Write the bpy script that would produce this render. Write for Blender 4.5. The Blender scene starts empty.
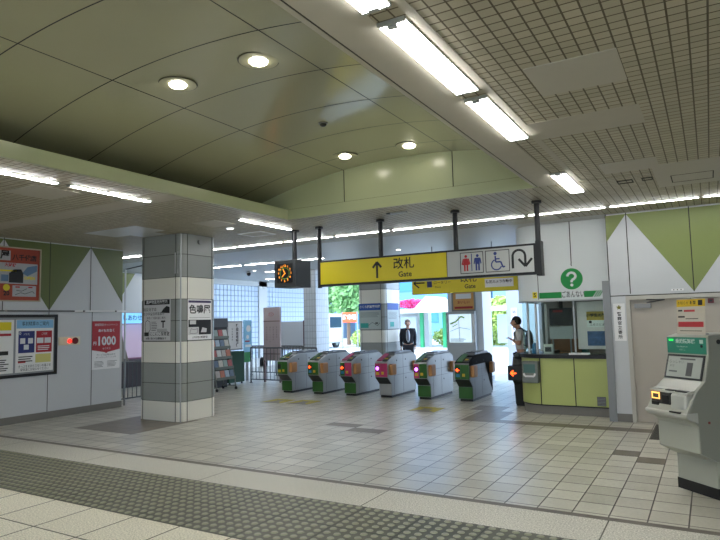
import bpy, bmesh, math, random
from mathutils import Vector, Matrix
random.seed(7)
R = math.radians
SC = bpy.context.scene
COL = SC.collection

# ------------------------------------------------------------------ camera
cam = bpy.data.cameras.new('camera'); camo = bpy.data.objects.new('camera', cam); COL.objects.link(camo)
cam.sensor_width = 36; cam.lens = 36 * 597.4 / 720; cam.clip_end = 400
yaw, pit, rol = R(30.212), R(4.874), R(-1.323)
fwd = Vector((-math.sin(yaw) * math.cos(pit), math.cos(yaw) * math.cos(pit), math.sin(pit)))
r0 = Vector((math.cos(yaw), math.sin(yaw), 0)); u0 = r0.cross(fwd)
rt = r0 * math.cos(rol) + u0 * math.sin(rol); up = rt.cross(fwd)
M = Matrix((rt, up, -fwd)).transposed().to_4x4(); M.translation = (0, 0, 1.70)
camo.matrix_world = M
SC.camera = camo

# ------------------------------------------------------------------ light, sky, exposure
SC.view_settings.view_transform = 'Standard'; SC.view_settings.look = 'None'
SC.view_settings.gamma = 1; SC.view_settings.use_curve_mapping = False
SC.view_settings.exposure = 1.0
LAMP = 21.0          # emission of the fluorescent tubes
SKY = 2.7
world = bpy.data.worlds.new('world'); SC.world = world; world.use_nodes = True
bg = world.node_tree.nodes['Background']
bg.inputs[0].default_value = (0.60, 0.76, 1.0, 1); bg.inputs[1].default_value = SKY
sun = bpy.data.lights.new('sun', 'SUN'); sun.energy = 2.5; sun.angle = R(2); sun.color = (1, .96, .9)
suno = bpy.data.objects.new('sun', sun); COL.objects.link(suno); suno.rotation_euler = (R(38), 0, R(-40))

# ------------------------------------------------------------------ materials
def lin(h):
    h = h.lstrip('#'); v = [int(h[i:i + 2], 16) / 255 for i in (0, 2, 4)]
    return tuple((c / 12.92 if c <= .04045 else ((c + .055) / 1.055) ** 2.4) for c in v) + (1,)
MATS = {}
def mat(name, col='#888888', rough=.5, metal=0.0, emit=0, noise=0.0, nscale=40, spec=None, coat=0, alpha=None, bump=0):
    if name in MATS: return MATS[name]
    m = bpy.data.materials.new(name); m.use_nodes = True; MATS[name] = m
    nt = m.node_tree; b = nt.nodes['Principled BSDF']
    c = lin(col)
    b.inputs['Base Color'].default_value = c; b.inputs['Roughness'].default_value = rough
    b.inputs['Metallic'].default_value = metal
    if spec is not None: b.inputs['Specular IOR Level'].default_value = spec
    if coat: b.inputs['Coat Weight'].default_value = coat; b.inputs['Coat Roughness'].default_value = .08
    if emit: b.inputs['Emission Color'].default_value = c; b.inputs['Emission Strength'].default_value = emit
    if noise or bump:
        tc = nt.nodes.new('ShaderNodeTexCoord'); n = nt.nodes.new('ShaderNodeTexNoise')
        n.inputs['Scale'].default_value = nscale; n.inputs['Detail'].default_value = 4
        nt.links.new(tc.outputs['Object'], n.inputs['Vector'])
        if noise:
            mx = nt.nodes.new('ShaderNodeMix'); mx.data_type = 'RGBA'
            mx.inputs['A'].default_value = tuple(x * (1 - noise) for x in c[:3]) + (1,)
            mx.inputs['B'].default_value = tuple(min(1, x * (1 + noise)) for x in c[:3]) + (1,)
            nt.links.new(n.outputs['Fac'], mx.inputs['Factor']); nt.links.new(mx.outputs['Result'], b.inputs['Base Color'])
        if bump:
            bp = nt.nodes.new('ShaderNodeBump'); bp.inputs['Strength'].default_value = bump; bp.inputs['Distance'].default_value = .01
            nt.links.new(n.outputs['Fac'], bp.inputs['Height']); nt.links.new(bp.outputs['Normal'], b.inputs['Normal'])
    return m
def tiled(name, c1, c2, mortar, bw, rh, ms, rough, off=(0, 0, 0), rotx=None, bias=0.0, speck=0.0, sscale=150, blot=0.0, ycol=None, coat=0, offset=0.0):
    """tiles laid on a world-aligned face; rotx='xz' or 'yz' for walls"""
    m = bpy.data.materials.new(name); m.use_nodes = True; nt = m.node_tree; b = nt.nodes['Principled BSDF']
    L = nt.links.new
    tc = nt.nodes.new('ShaderNodeTexCoord'); sep = nt.nodes.new('ShaderNodeSeparateXYZ'); com = nt.nodes.new('ShaderNodeCombineXYZ')
    L(tc.outputs['Object'], sep.inputs[0])
    a, c = {None: ('X', 'Y'), 'xz': ('X', 'Z'), 'yz': ('Y', 'Z')}[rotx]
    for ax, o, i in ((a, off[0], 0), (c, off[1], 1)):
        s = nt.nodes.new('ShaderNodeMath'); s.operation = 'ADD'; s.inputs[1].default_value = 100 * (bw if i == 0 else rh) - o
        L(sep.outputs[ax], s.inputs[0]); L(s.outputs[0], com.inputs[i])
    br = nt.nodes.new('ShaderNodeTexBrick'); br.offset = offset; br.squash = 1
    br.inputs['Scale'].default_value = 1; br.inputs['Brick Width'].default_value = bw; br.inputs['Row Height'].default_value = rh
    br.inputs['Mortar Size'].default_value = ms; br.inputs['Mortar Smooth'].default_value = .1; br.inputs['Bias'].default_value = bias
    br.inputs['Color1'].default_value = lin(c1); br.inputs['Color2'].default_value = lin(c2); br.inputs['Mortar'].default_value = lin(mortar)
    L(com.outputs[0], br.inputs['Vector']); out = br.outputs['Color']
    for amt, sc in ((speck, sscale), (blot, .9)):
        if not amt: continue
        n = nt.nodes.new('ShaderNodeTexNoise'); n.inputs['Scale'].default_value = sc; n.inputs['Detail'].default_value = 3
        L(tc.outputs['Object'], n.inputs['Vector'])
        mr = nt.nodes.new('ShaderNodeMapRange'); mr.inputs[1].default_value = .3; mr.inputs[2].default_value = .7
        mr.inputs[3].default_value = 1 - amt; mr.inputs[4].default_value = 1 + amt
        L(n.outputs['Fac'], mr.inputs[0])
        v = nt.nodes.new('ShaderNodeVectorMath'); v.operation = 'SCALE'
        L(out, v.inputs[0]); L(mr.outputs[0], v.inputs['Scale']); out = v.outputs[0]
    L(out, b.inputs['Base Color']); b.inputs['Roughness'].default_value = rough
    if coat: b.inputs['Coat Weight'].default_value = coat; b.inputs['Coat Roughness'].default_value = .15
    bp = nt.nodes.new('ShaderNodeBump'); bp.inputs['Strength'].default_value = .25; bp.inputs['Distance'].default_value = .004; bp.invert = True
    L(br.outputs['Fac'], bp.inputs['Height']); L(bp.outputs['Normal'], b.inputs['Normal'])
    MATS[name] = m; return m
def glass(name, tint='#f4fbf8', rough=0.0, mixf=.12):
    m = bpy.data.materials.new(name); m.use_nodes = True; nt = m.node_tree; nt.nodes.remove(nt.nodes['Principled BSDF'])
    t = nt.nodes.new('ShaderNodeBsdfTransparent'); g = nt.nodes.new('ShaderNodeBsdfGlossy'); mx = nt.nodes.new('ShaderNodeMixShader')
    t.inputs[0].default_value = lin(tint); g.inputs['Roughness'].default_value = rough; mx.inputs[0].default_value = mixf
    nt.links.new(t.outputs[0], mx.inputs[1]); nt.links.new(g.outputs[0], mx.inputs[2])
    nt.links.new(mx.outputs[0], nt.nodes['Material Output'].inputs[0]); MATS[name] = m; return m

white = mat('white_panel', '#c6c9cb', .35, noise=.02, nscale=3)
whitewall = mat('white_wall', '#d3d8d8', .3, noise=.015, nscale=2)
green_shaded = mat('green_panel_shaded', '#5e6938', .4, noise=.03, nscale=3)  # copy of the green panel, dimmer light of the left wall put in its colour
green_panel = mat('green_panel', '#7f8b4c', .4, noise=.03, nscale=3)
ceil_plain = mat('ceiling_plain', '#b3aea0', .6, noise=.05, nscale=8)
cream_green = mat('cream_green', '#c3caa4', .22, noise=.02, nscale=2)
vaultm = mat('vault_panel', '#b2b193', .2, coat=.6, noise=.04, nscale=1.2)
seam = mat('dark_seam', '#2c2d24', .7)
black = mat('black', '#15161a', .45); charcoal = mat('charcoal', '#2a2c2e', .5)
ink = mat('ink', '#17181b', .6); paper = mat('paper', '#e9e9e9', .6); grey = mat('grey', '#8b8d8e', .5)
steel = mat('steel', '#a9adad', .32, .7, noise=.03, nscale=20); dgrey = mat('dark_grey', '#4c4e4f', .45)
lgrey = mat('light_grey', '#a3a6a6', .4)
yellow = mat('sign_yellow', '#decc1c', .4); red = mat('red', '#a8232b', .45); navy = mat('navy', '#25306f', .45)
sgreen = mat('sign_green', '#12883e', .4); orange = mat('orange_print', '#c4502c', .5); skyblue = mat('sky_blue', '#7fb4d8', .5)
tube = mat('lamp_tube', '#ffffff', .5, emit=LAMP)
tube.node_tree.nodes['Principled BSDF'].inputs['Emission Color'].default_value = (1, .99, .955, 1)
stone = tiled('granite_band', '#c6c4b9', '#c2c0b5', '#55544a', 2.06, 50, .006, .55, off=(-.835, 0), speck=.45, sscale=75)
neartile = tiled('near_paving', '#dedac8', '#d6d2bf', '#4f4d40', .5785, .5785, .008, .6, off=(-1.68, 3.73), speck=.38, sscale=75)
tactile = tiled('tactile_rubber', '#57584a', '#515245', '#2c2c24', .5785, .575, .007, .45, off=(-1.68, 3.73), speck=.1)
floortile = tiled('concourse_tile', '#c6c3b6', '#b1aea1', '#3c382f', .298, .30, .0062, .3, off=(-.85, 5.89), speck=.05, sscale=30, blot=.06)
darktile_shadow = tiled('dark_tile_and_shadow', '#756c5d', '#6c6456', '#3e3c36', .298, .30, .0045, .35, off=(-.85, 5.89), speck=.08)
ceilgrid = tiled('ceiling_louver', '#b6af99', '#a7a18b', '#51462f', .0985, .09, .0058, .5, off=(-.007, 3.547), speck=.04)
glassblock = tiled('glass_block_joint', '#8fa3b5', '#8fa3b5', '#5c6c7c', .2, .2, .02, .2)
whitetile = tiled('glazed_tile', '#c5cdd4', '#bcc6ce', '#8f979d', .1, .2, .005, .2, rotx='xz')
whitetile2 = tiled('glazed_tile_side', '#c5cdd4', '#bcc6ce', '#8f979d', .1, .2, .005, .2, rotx='yz')
glz = glass('clear_glass', mixf=.04); 

# ------------------------------------------------------------------ mesh helpers
def box(bm, x0, x1, y0, y1, z0, z1):
    x0, x1 = sorted((x0, x1)); y0, y1 = sorted((y0, y1)); z0, z1 = sorted((z0, z1))
    v = [bm.verts.new(p) for p in ((x0, y0, z0), (x1, y0, z0), (x1, y1, z0), (x0, y1, z0), (x0, y0, z1), (x1, y0, z1), (x1, y1, z1), (x0, y1, z1))]
    for f in ((0, 3, 2, 1), (4, 5, 6, 7), (0, 1, 5, 4), (1, 2, 6, 5), (2, 3, 7, 6), (3, 0, 4, 7)): bm.faces.new([v[i] for i in f])
def prism(bm, pts, axis, a, b):
    """pts polygon in the plane normal to axis, extruded a..b.  x:(y,z) y:(x,z) z:(x,y)"""
    def P(p, t): return {'x': (t, p[0], p[1]), 'y': (p[0], t, p[1]), 'z': (p[0], p[1], t)}[axis]
    A = [bm.verts.new(P(p, a)) for p in pts]; B = [bm.verts.new(P(p, b)) for p in pts]; n = len(pts)
    fs = [bm.faces.new(A), bm.faces.new(B[::-1])] + [bm.faces.new((A[i], B[i], B[(i + 1) % n], A[(i + 1) % n])) for i in range(n)]
    bmesh.ops.recalc_face_normals(bm, faces=fs)
def cyl(bm, c, r, h, axis='z', n=20, r2=None):
    r2 = r if r2 is None else r2
    def P(a, rr, t):
        u, v = rr * math.cos(a), rr * math.sin(a)
        return {'z': (c[0] + u, c[1] + v, c[2] + t), 'x': (c[0] + t, c[1] + u, c[2] + v), 'y': (c[0] + u, c[1] + t, c[2] + v)}[axis]
    A = [bm.verts.new(P(2 * math.pi * i / n, r, 0)) for i in range(n)]; B = [bm.verts.new(P(2 * math.pi * i / n, r2, h)) for i in range(n)]
    fs = [bm.faces.new(A), bm.faces.new(B[::-1])] + [bm.faces.new((A[i], B[i], B[(i + 1) % n], A[(i + 1) % n])) for i in range(n)]
    bmesh.ops.recalc_face_normals(bm, faces=fs)
def rod(bm, p, q, r, n=8):
    p, q = Vector(p), Vector(q); d = q - p; l = d.length; t = bmesh.new(); cyl(t, (0, 0, 0), r, l, 'z', n)
    t.transform(Matrix.Translation(p) @ d.to_track_quat('Z', 'Y').to_matrix().to_4x4()); merge(bm, t)
def merge(bm, t):
    me = bpy.data.meshes.new('tmp'); t.to_mesh(me); t.free(); bm.from_mesh(me); bpy.data.meshes.remove(me)
def ball(bm, c, r, s=(1, 1, 1), u=14, v=10):
    t = bmesh.new(); bmesh.ops.create_uvsphere(t, u_segments=u, v_segments=v, radius=r)
    t.transform(Matrix.Translation(c) @ Matrix.Diagonal((s[0], s[1], s[2], 1))); merge(bm, t)
def obj(name, bm, m, parent=None, smooth=False, bevel=0):
    me = bpy.data.meshes.new(name)
    if parent is not None and parent.get('_w'):     # world coordinates in, local out
        L = Vector(parent['_w']); bm.transform(Matrix.Translation(-L))
    bm.to_mesh(me); bm.free()
    o = bpy.data.objects.new(name, me); COL.objects.link(o)
    if m: me.materials.append(m)
    if smooth:
        for p in me.polygons: p.use_smooth = True
    if bevel:
        md = o.modifiers.new('bevel', 'BEVEL'); md.width = bevel; md.segments = 2; md.limit_method = 'ANGLE'
    if parent is not None:
        o.parent = parent
        if parent.get('_w'): o['_w'] = list(parent['_w'])
    return o
def struct(name, bm, m, **k):
    o = obj(name, bm, m, **k); o['kind'] = 'structure'; return o
def thing(name, label, cat, loc=(0, 0, 0), rz=0, group=None, world=True):
    o = bpy.data.objects.new(name, None); COL.objects.link(o); o.empty_display_size = .1
    o.location = loc; o.rotation_euler = (0, 0, rz); o['label'] = label; o['category'] = cat
    if group: o['group'] = group
    if world: o['_w'] = list(loc)
    return o
def tag(o, label, cat, group=None, kind=None):
    o['label'] = label; o['category'] = cat
    if group: o['group'] = group
    if kind: o['kind'] = kind
    return o
def B(*boxes):
    bm = bmesh.new()
    for b in boxes: box(bm, *b)
    return bm
def kids(o): return [c for c in bpy.data.objects if c.parent == o]
def dup(root, loc, rz=None, label=None):
    def cp(o, par):
        c = o.copy(); COL.objects.link(c)
        if par is not None: c.parent = par
        for ch in kids(o): cp(ch, c)
        return c
    r = cp(root, None); r.location = loc
    if rz is not None: r.rotation_euler = (0, 0, rz)
    if label: r['label'] = label
    return r
FR = {'-y': Matrix(((1, 0, 0), (0, 0, -1), (0, 1, 0))).to_4x4(), '+x': Matrix(((0, 0, 1), (1, 0, 0), (0, 1, 0))).to_4x4(), '-x': Matrix(((0, 0, -1), (-1, 0, 0), (0, 1, 0))).to_4x4(), 'z': Matrix.Identity(4)}
class Face:
    """a flat place on an object: origin, facing; u runs right and v up as read from the front"""
    def __init__(s, o, facing, extra=None): s.m = Matrix.Translation(o) @ (extra if extra is not None else FR[facing])
    def rect(s, bm, u0, u1, v0, v1, d0=.0, d1=.002):
        t = bmesh.new(); box(t, u0, u1, v0, v1, d0, d1); t.transform(s.m); merge(bm, t)
    def poly(s, bm, pts, d0=0., d1=.002):
        t = bmesh.new(); prism(t, pts, 'z', d0, d1); t.transform(s.m); merge(bm, t)
    def disc(s, bm, u, v, r, d0=0., d1=.002, n=28):
        s.poly(bm, [(u + r * math.cos(2 * math.pi * i / n), v + r * math.sin(2 * math.pi * i / n)) for i in range(n)], d0, d1)
    def stroke(s, bm, pts, w, d0=0., d1=.002):
        for (a, b), (c, d) in zip(pts, pts[1:]):
            l = math.hypot(c - a, d - b)
            if l < 1e-6: continue
            nx, ny = -(d - b) / l * w / 2, (c - a) / l * w / 2
            s.poly(bm, [(a + nx, b + ny), (a - nx, b - ny), (c - nx, d - ny), (c + nx, d + ny)], d0, d1)
    def text(s, bm, body, u, v, size, d=.0025, bold=0.0, align='CENTER', sx=1.0, vertical=False, step=None):
        if vertical:
            for i, ch in enumerate(body): s.text(bm, ch, u, v - i * (step or size * 1.08), size, d, bold)
            return
        c = bpy.data.curves.new('t', 'FONT'); c.body = body; c.size = size; c.align_x = align; c.align_y = 'CENTER'
        c.offset = bold; c.resolution_u = 2
        o = bpy.data.objects.new('t', c); COL.objects.link(o)
        dg = bpy.context.evaluated_depsgraph_get(); me = bpy.data.meshes.new_from_object(o.evaluated_get(dg))
        me.transform(s.m @ Matrix.Translation((u, v, d)) @ Matrix.Diagonal((sx, 1, 1, 1)))
        bm.from_mesh(me); bpy.data.meshes.remove(me); bpy.data.objects.remove(o); bpy.data.curves.remove(c)
def N(): return bmesh.new()

CZ = 3.35
# ------------------------------------------------------------------ floor
struct('floor', B((-19, 9, 5.53, 15.75, -.1, 0), (-19, -10.6, 15.75, 22.2, -.1, 0)), floortile)
struct('trim_1', B((-19, 9, 5.445, 5.53, -.1, .001)), mat('band_strip', '#706a62', .5, noise=.06, nscale=30))
struct('trim_2', B((-19, 9, 4.88, 5.445, -.1, 0)), stone)
struct('trim_3', B((-19, 9, -9, 3.73, -.1, 0)), neartile)
bm = N()
pit_ = .5785 / 6
unit = []
x = -1.68 + pit_ / 2 - 110 * pit_
while x < 2.4:
    for row in range(12):
        y = 3.73 + (row + .5) * .575 / 6
        rings = []
        for rr, zz in ((.032, 0), (.026, .006), (.016, .009)):
            rings.append([bm.verts.new((x + rr * math.cos(a * math.pi / 4), y + rr * math.sin(a * math.pi / 4), zz)) for a in range(8)])
        for A, Bq in zip(rings, rings[1:]):
            for i in range(8): bm.faces.new((A[i], A[(i + 1) % 8], Bq[(i + 1) % 8], Bq[i]))
        bm.faces.new(rings[-1])
    x += pit_
struct('trim_4', B((-19, 9, 3.73, 4.88, -.1, 0)), tactile)
struct('trim_31', bm, mat('tactile_dome', '#93947f', .4))
# inlaid dark tiles; the first patch is a painted shadow before the pillar
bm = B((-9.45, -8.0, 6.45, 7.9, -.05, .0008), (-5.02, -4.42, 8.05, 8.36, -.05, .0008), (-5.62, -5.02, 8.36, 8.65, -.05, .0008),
       (-3.75, 1.9, 9.64, 9.94, -.05, .0008), (-3.75, -3.15, 9.94, 10.84, -.05, .0008), (-4.0, -3.4, 10.84, 11.44, -.05, .0008),
       (-1.148, -.85, 8.0, 8.30, -.05, .0008), (-.85, -.552, 7.70, 8.0, -.05, .0008))
struct('trim_5', bm, darktile_shadow)
fm = mat('grate_metal', '#4f4e45', .5)
bm = B((-.83, -.56, 9.15, 10.43, -.04, .0015))
g = struct('trim_6', bm, fm)
bm = N()
for k in range(20): box(bm, -.81, -.58, 9.2 + k * .06, 9.22 + k * .06, .0015, .003)
obj('grate_bars', bm, charcoal, g)

# ------------------------------------------------------------------ ceiling
VX0, VX1, VY0, VY1 = -5.75, -1.84, -4.0, 7.62
struct('ceiling', B((-6.30, VX0 - .05, -9, VY1, CZ, CZ + .12), (-19, -6.30, -9, 10.4, CZ, CZ + .12), (VX1 + .05, 9, -9, VY1, CZ, CZ + .12),
                    (VX0 - .05, VX1 + .05, -9, VY0, CZ, CZ + .12), (-6.3, 9, VY1 + .03, 10.4, CZ, CZ + .12)), ceilgrid)
struct('trim_30', B((VX1 + .036, VX1 + .05, -3.9, VY1, CZ - .001, CZ + .1)), seam)
struct('ceiling.001', B((-19, 9, 10.4, 15.75, CZ, CZ + .12), (-19, -10.6, 15.75, 22.2, CZ, CZ + .12)), mat('ceiling_smooth', '#b6b7b4', .45, noise=.03, nscale=4))
struct('trim_7', B((-10.93, VX0, 5.14, 5.50, CZ - .004, CZ), (-1.5, VX1 + .05, -3.9, VY1, CZ - .004, CZ), (VX1 + .036, VX1, -3.9, VY1, CZ - .004, CZ), (-1.26, -1.32, -3.9, VY1, CZ - .004, CZ), (-.38, -1.26, 5.06, 5.58, CZ - .004, CZ)), ceil_plain)
pan = mat('ceiling_board', '#b7b3a7', .6, noise=.03, nscale=10)
for i, r_ in enumerate(((-.98, -.40, 3.90, 4.47), (-.96, -.39, 6.9, 7.4), (-.47, .25, 7.3, 8.62), (-7.23, -6.60, 3.97, 4.55), (-7.18, -6.70, 6.94, 7.46), (-9.4, -8.1, 6.55, 7.2), (-9.0, -8.4, 7.2, 7.5), (-3.0, -2.1, 10.0, 10.5))):
    struct('trim_%d' % (8 + i), B((r_[0], r_[1], r_[2], r_[3], CZ - .006, CZ)), pan if i not in (5, 6) else white)
bm = N()
for (a, b, c, d) in ((-.31, .14, 7.95, 8.39), (-.9, -.72, 7.9, 8.08), (-.62, -.5, 7.9, 8.05)):
    w = .012
    for q in ((a, b, c, c + w), (a, b, d - w, d), (a, a + w, c, d), (b - w, b, c, d)): box(bm, q[0], q[1], q[2], q[3], CZ - .008, CZ - .006 if a == -.31 else CZ)
struct('trim_17', bm, seam)
# vault
CXv, CZv, RV = -3.79, -4.75, 8.80
HW = 3.07
bm = N(); NA = 40; a1 = math.asin(HW / RV)
def VP(a, y, r=RV): return (CXv + r * math.sin(a), y, CZv + r * math.cos(a))
for r_, flip in ((RV, 1), (RV + .06, 0)):
    g = [[bm.verts.new(VP(-a1 + 2 * a1 * i / NA, y, r_)) for y in (VY0, VY1 + .04)] for i in range(NA + 1)]
    for i in range(NA):
        q = (g[i][0], g[i + 1][0], g[i + 1][1], g[i][1]); bm.faces.new(q if flip else q[::-1])
struct('ceiling.002', bm, vaultm, smooth=True)
bm = N()
for y in [2.652 + .888 * k for k in range(-7, 6)]:
    pr = [[bm.verts.new(VP(-a1 + 2 * a1 * i / NA, y + e, RV - .002)) for e in (-.006, .006)] for i in range(NA + 1)]
    for i in range(NA): bm.faces.new((pr[i][0], pr[i + 1][0], pr[i + 1][1], pr[i][1]))
for xs in (-4.70, -2.94):
    a = math.asin((xs - CXv) / RV)
    pr = [[bm.verts.new(VP(a + e, y, RV - .002)) for e in (-.0007, .0007)] for y in (VY0, VY1 + .03)]
    bm.faces.new((pr[0][0], pr[0][1], pr[1][1], pr[1][0]))
struct('trim_18', bm, seam)
zf = CZv + math.sqrt(RV ** 2 - HW ** 2)
LZ = CZ + .155
# ledges, side uprights, lunettes, fascias
struct('ceiling.003', B((CXv - HW - .06, VX0 - .05, VY0, VY1, CZ + .12, LZ - .01), (VX1 + .05, CXv + HW + .06, VY0, VY1, CZ + .12, LZ - .01),
                        (CXv - HW - .06, CXv - HW, VY0, VY1, LZ - .01, zf + .02), (CXv + HW, CXv + HW + .06, VY0, VY1, LZ - .01, zf + .02)), vaultm)
for nm, y0, y1 in (('wall_vault_far', VY1 + .03, VY1 + .09), ('wall_vault_near', VY0 - .05, VY0)):
    bm = N()
    pts = [(CXv - HW, CZ + .12), (CXv + HW, CZ + .12)] + [(CXv + (RV + .01) * math.sin(a1 - 2 * a1 * i / NA), CZv + (RV + .01) * math.cos(a1 - 2 * a1 * i / NA)) for i in range(NA + 1)]
    prism(bm, pts, 'y', y0, y1); struct(nm, bm, cream_green)
bm = N()
for xs in (-4.70, -2.94): box(bm, xs - .005, xs + .005, VY1 + .024, VY1 + .03, LZ, CZv + math.sqrt(RV ** 2 - (xs - CXv) ** 2) - .004)
box(bm, VX0, VX1, VY1 + .022, VY1 + .03, LZ, LZ + .008)
struct('trim_19', bm, seam)
struct('trim_20', B((VX0 - .05, VX0, VY0, VY1, CZ - .005, LZ), (VX1, VX1 + .05, VY0, VY1, CZ, LZ), (VX0 - .05, VX1 + .05, VY1, VY1 + .03, CZ - .005, LZ)), cream_green)
struct('trim_21', B((VX0 - .004, VX0 + .006, VY0, VY1, CZ - .012, CZ - .005), (VX0, VX1, VY1 - .006, VY1 + .004, CZ - .012, CZ - .005)), mat('edge_trim', '#b8bba4', .3, .3))

# ------------------------------------------------------------------ walls
def tri_wall(name, face, u0, u1, z0, z1, period, apex_u, top=CZ, mirror=False):
    """white triangles (apex up at apex_u + k*period) over a green ground between z0 and top"""
    pass
WLX = -10.93
struct('wall_left', B((-15.4, WLX, -2, 8.55, 0, CZ)), white)
TB = 2.04   # bottom of the triangles
# green inverted triangles with apex at Y = 6.896 + 1.76 k
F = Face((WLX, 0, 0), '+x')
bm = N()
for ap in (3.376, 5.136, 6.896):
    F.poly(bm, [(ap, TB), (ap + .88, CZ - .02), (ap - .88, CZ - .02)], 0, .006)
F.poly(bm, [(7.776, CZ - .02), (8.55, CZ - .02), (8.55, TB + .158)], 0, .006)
struct('wall_left.001', bm, green_shaded)
bm = N()
for y in [6.896 + .88 * k for k in range(-5, 2)]: F.rect(bm, y - .006, y + .006, TB, CZ, .004, .0075)
for y in [6.896 + .93 * k for k in range(-5, 2)]: F.rect(bm, y - .006, y + .006, .13, TB - .03, .0, .003)
struct('trim_22', bm, seam)
struct('baseboard_left', B((WLX, WLX + .012, -2, 8.55, 0, .13)), mat('base_grey', '#77756f', .5))
# rail on the left wall
rl = thing('wall_rail', 'slim metal rail running along the left panelled wall above the posters', 'rail', (WLX, 5.0, 2.0))
obj('rail', B((WLX + .006, WLX + .045, 3.0, 8.62, TB - .03, TB)), mat('rail_white', '#e6e6e4', .3), rl)
obj('dark_cover', B((WLX + .046, WLX + .052, 3.0, 7.40, TB - .028, TB - .002)), dgrey, rl)
bm = N()
for y in (6.05, 7.6, 8.35): ball(bm, (WLX + .06, y, TB - .015), .022)
obj('fixing', bm, mat('bright_metal', '#dddddd', .25, .6), rl)
# far left wall with glass blocks
FX = -15.4
struct('wall_far_left', B((FX - .3, FX, 8.55, 15.9, 0, CZ), (FX - .3, FX, 18.45, 18.95, 0, CZ), (FX - .3, FX, 21.9, 22.2, 0, CZ), (FX - .3, FX, 15.9, 21.9, 3.16, CZ), (FX - .3, FX, 15.9, 21.9, 0, .35)), whitewall)
bm = N(); Ff = Face((FX, 0, 0), '+x')
for ap in (9.75, 11.6): Ff.poly(bm, [(ap, 2.0), (ap + .9, CZ - .02), (ap - .9, CZ - .02)], 0, .008)
struct('wall_far_left.001', bm, green_panel)
gb = mat('glass_block', '#cfe2f2', .2); nt = gb.node_tree
tl_ = nt.nodes.new('ShaderNodeBsdfTranslucent'); tl_.inputs[0].default_value = (.80, .86, .93, 1)
mxx = nt.nodes.new('ShaderNodeMixShader'); mxx.inputs[0].default_value = .25
nt.links.new(tl_.outputs[0], mxx.inputs[1]); nt.links.new(nt.nodes['Principled BSDF'].outputs[0], mxx.inputs[2]); nt.links.new(mxx.outputs[0], nt.nodes['Material Output'].inputs[0])
for n_, (y0, y1) in enumerate(((15.9, 18.45), (18.95, 21.9))):
    bm = N()
    ny = round((y1 - y0) / .2); sy = (y1 - y0) / ny; nz = 14; sz = (3.16 - .35) / nz
    for i in range(ny):
        for k in range(nz): box(bm, FX - .075, FX - .05, y0 + i * sy + .008, y0 + (i + 1) * sy - .008, .35 + k * sz + .008, .35 + (k + 1) * sz - .008)
    w_ = struct('window_%d' % (n_ + 1), bm, gb)
    bm = N()
    for i in range(ny + 1): box(bm, FX - .12, FX - .06, y0 + i * sy - .008, y0 + i * sy + .008, .35, 3.16)
    for k in range(nz + 1): box(bm, FX - .12, FX - .06, y0, y1, .35 + k * sz - .008, .35 + k * sz + .008)
    obj('block_joints', bm, mat('joint_grey', '#8fa0ad', .6), w_)
struct('wall_far_end', B((-15.7, -15.0, 22.2, 22.4, 0, CZ)), whitewall)
struct('wall_tile_pier', B((-11.12, -10.66, 15.5, 16.22, 0, CZ + .12)), whitetile)
struct('wall_tile_return', B((-10.66, -10.655, 15.5, 16.22, 0, CZ)), whitetile2)
struct('wall_left_return', B((-15.7, -15.4, -2, 8.55, 0, CZ)), whitewall)
# behind the camera: the concourse goes on, plain walls with openings added for daylight
struct('wall_back', B((-19, -11, -9.2, -9, 0, CZ), (-11, 9, -9.2, -9, 2.9, CZ), (-8.5, -1.5, -9.2, -9, 0, 2.9)), white)
struct('floor.004', B((-60, 40, -60, -9, -.12, -.0)), mat('forecourt', '#c4c1b4', .7))  # unseen ground, added to bounce warm daylight in through the back openings
struct('wall_right', B((6.5, 6.7, -9, 10.5, 0, CZ)), white)
struct('wall_back_left', B((-15.7, -15.4, -9, -2, 0, CZ)), white)
# wall with the staff door
DY = 10.47
struct('wall_front_right', B((-1.40, -1.14, DY, 10.9, .13, CZ), (1.05, 6.5, DY, 10.9, .0, CZ), (-1.14, 1.05, DY, 10.9, 2.0, CZ)), white)
F = Face((0, DY, 0), '-y')
bm = N()
T2 = 2.035
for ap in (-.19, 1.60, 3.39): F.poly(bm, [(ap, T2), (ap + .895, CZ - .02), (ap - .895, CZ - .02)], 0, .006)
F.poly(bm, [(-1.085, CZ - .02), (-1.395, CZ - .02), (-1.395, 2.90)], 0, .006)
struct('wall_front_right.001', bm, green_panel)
bm = N()
for x in (-1.085, -.19, .705, 1.6, 2.5): F.rect(bm, x - .007, x + .007, T2, CZ, .004, .0075)
F.rect(bm, -1.40, 6.4, T2 - .035, T2 - .02, 0, .004); F.rect(bm, -1.40, -1.385, .13, CZ, 0, .004)
struct('trim_23', bm, seam)
struct('baseboard_right', B((-1.385, -1.16, DY - .01, DY + .05, 0, .13), (1.1, 6.5, DY - .012, DY, 0, .13)), mat('base_grey'))
d = struct('door_1', B((-1.10, .92, DY + .05, DY + .09, .01, 1.94)), mat('door_beige', '#b5aea2', .45, noise=.03, nscale=3), bevel=.003)
obj('door_frame', B((-1.16, -1.10, DY - .015, DY + .1, 0, 2.0), (.92, .98, DY - .015, DY + .1, 0, 2.0), (-1.10, .92, DY - .015, DY + .1, 1.94, 2.0)), mat('frame_cream', '#b9b6ac', .4), d)
obj('door_gap', B((-.253, -.247, DY + .046, DY + .05, .01, 1.94)), seam, d)
dc = obj('door_closer', B((-1.04, -.80, DY - .0, DY + .05, 1.80, 1.87)), grey, d, bevel=.006)
bm = N(); rod(bm, (-.86, DY + .02, 1.885), (-.60, DY - .02, 1.925), .009); rod(bm, (-.60, DY - .02, 1.925), (-.86, DY - .02, 1.935), .009)
obj('closer_arm', bm, dgrey, dc)
hb = obj('door_handle', B((-.33, -.29, DY + .03, DY + .05, .92, 1.10)), steel, d)
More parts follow.
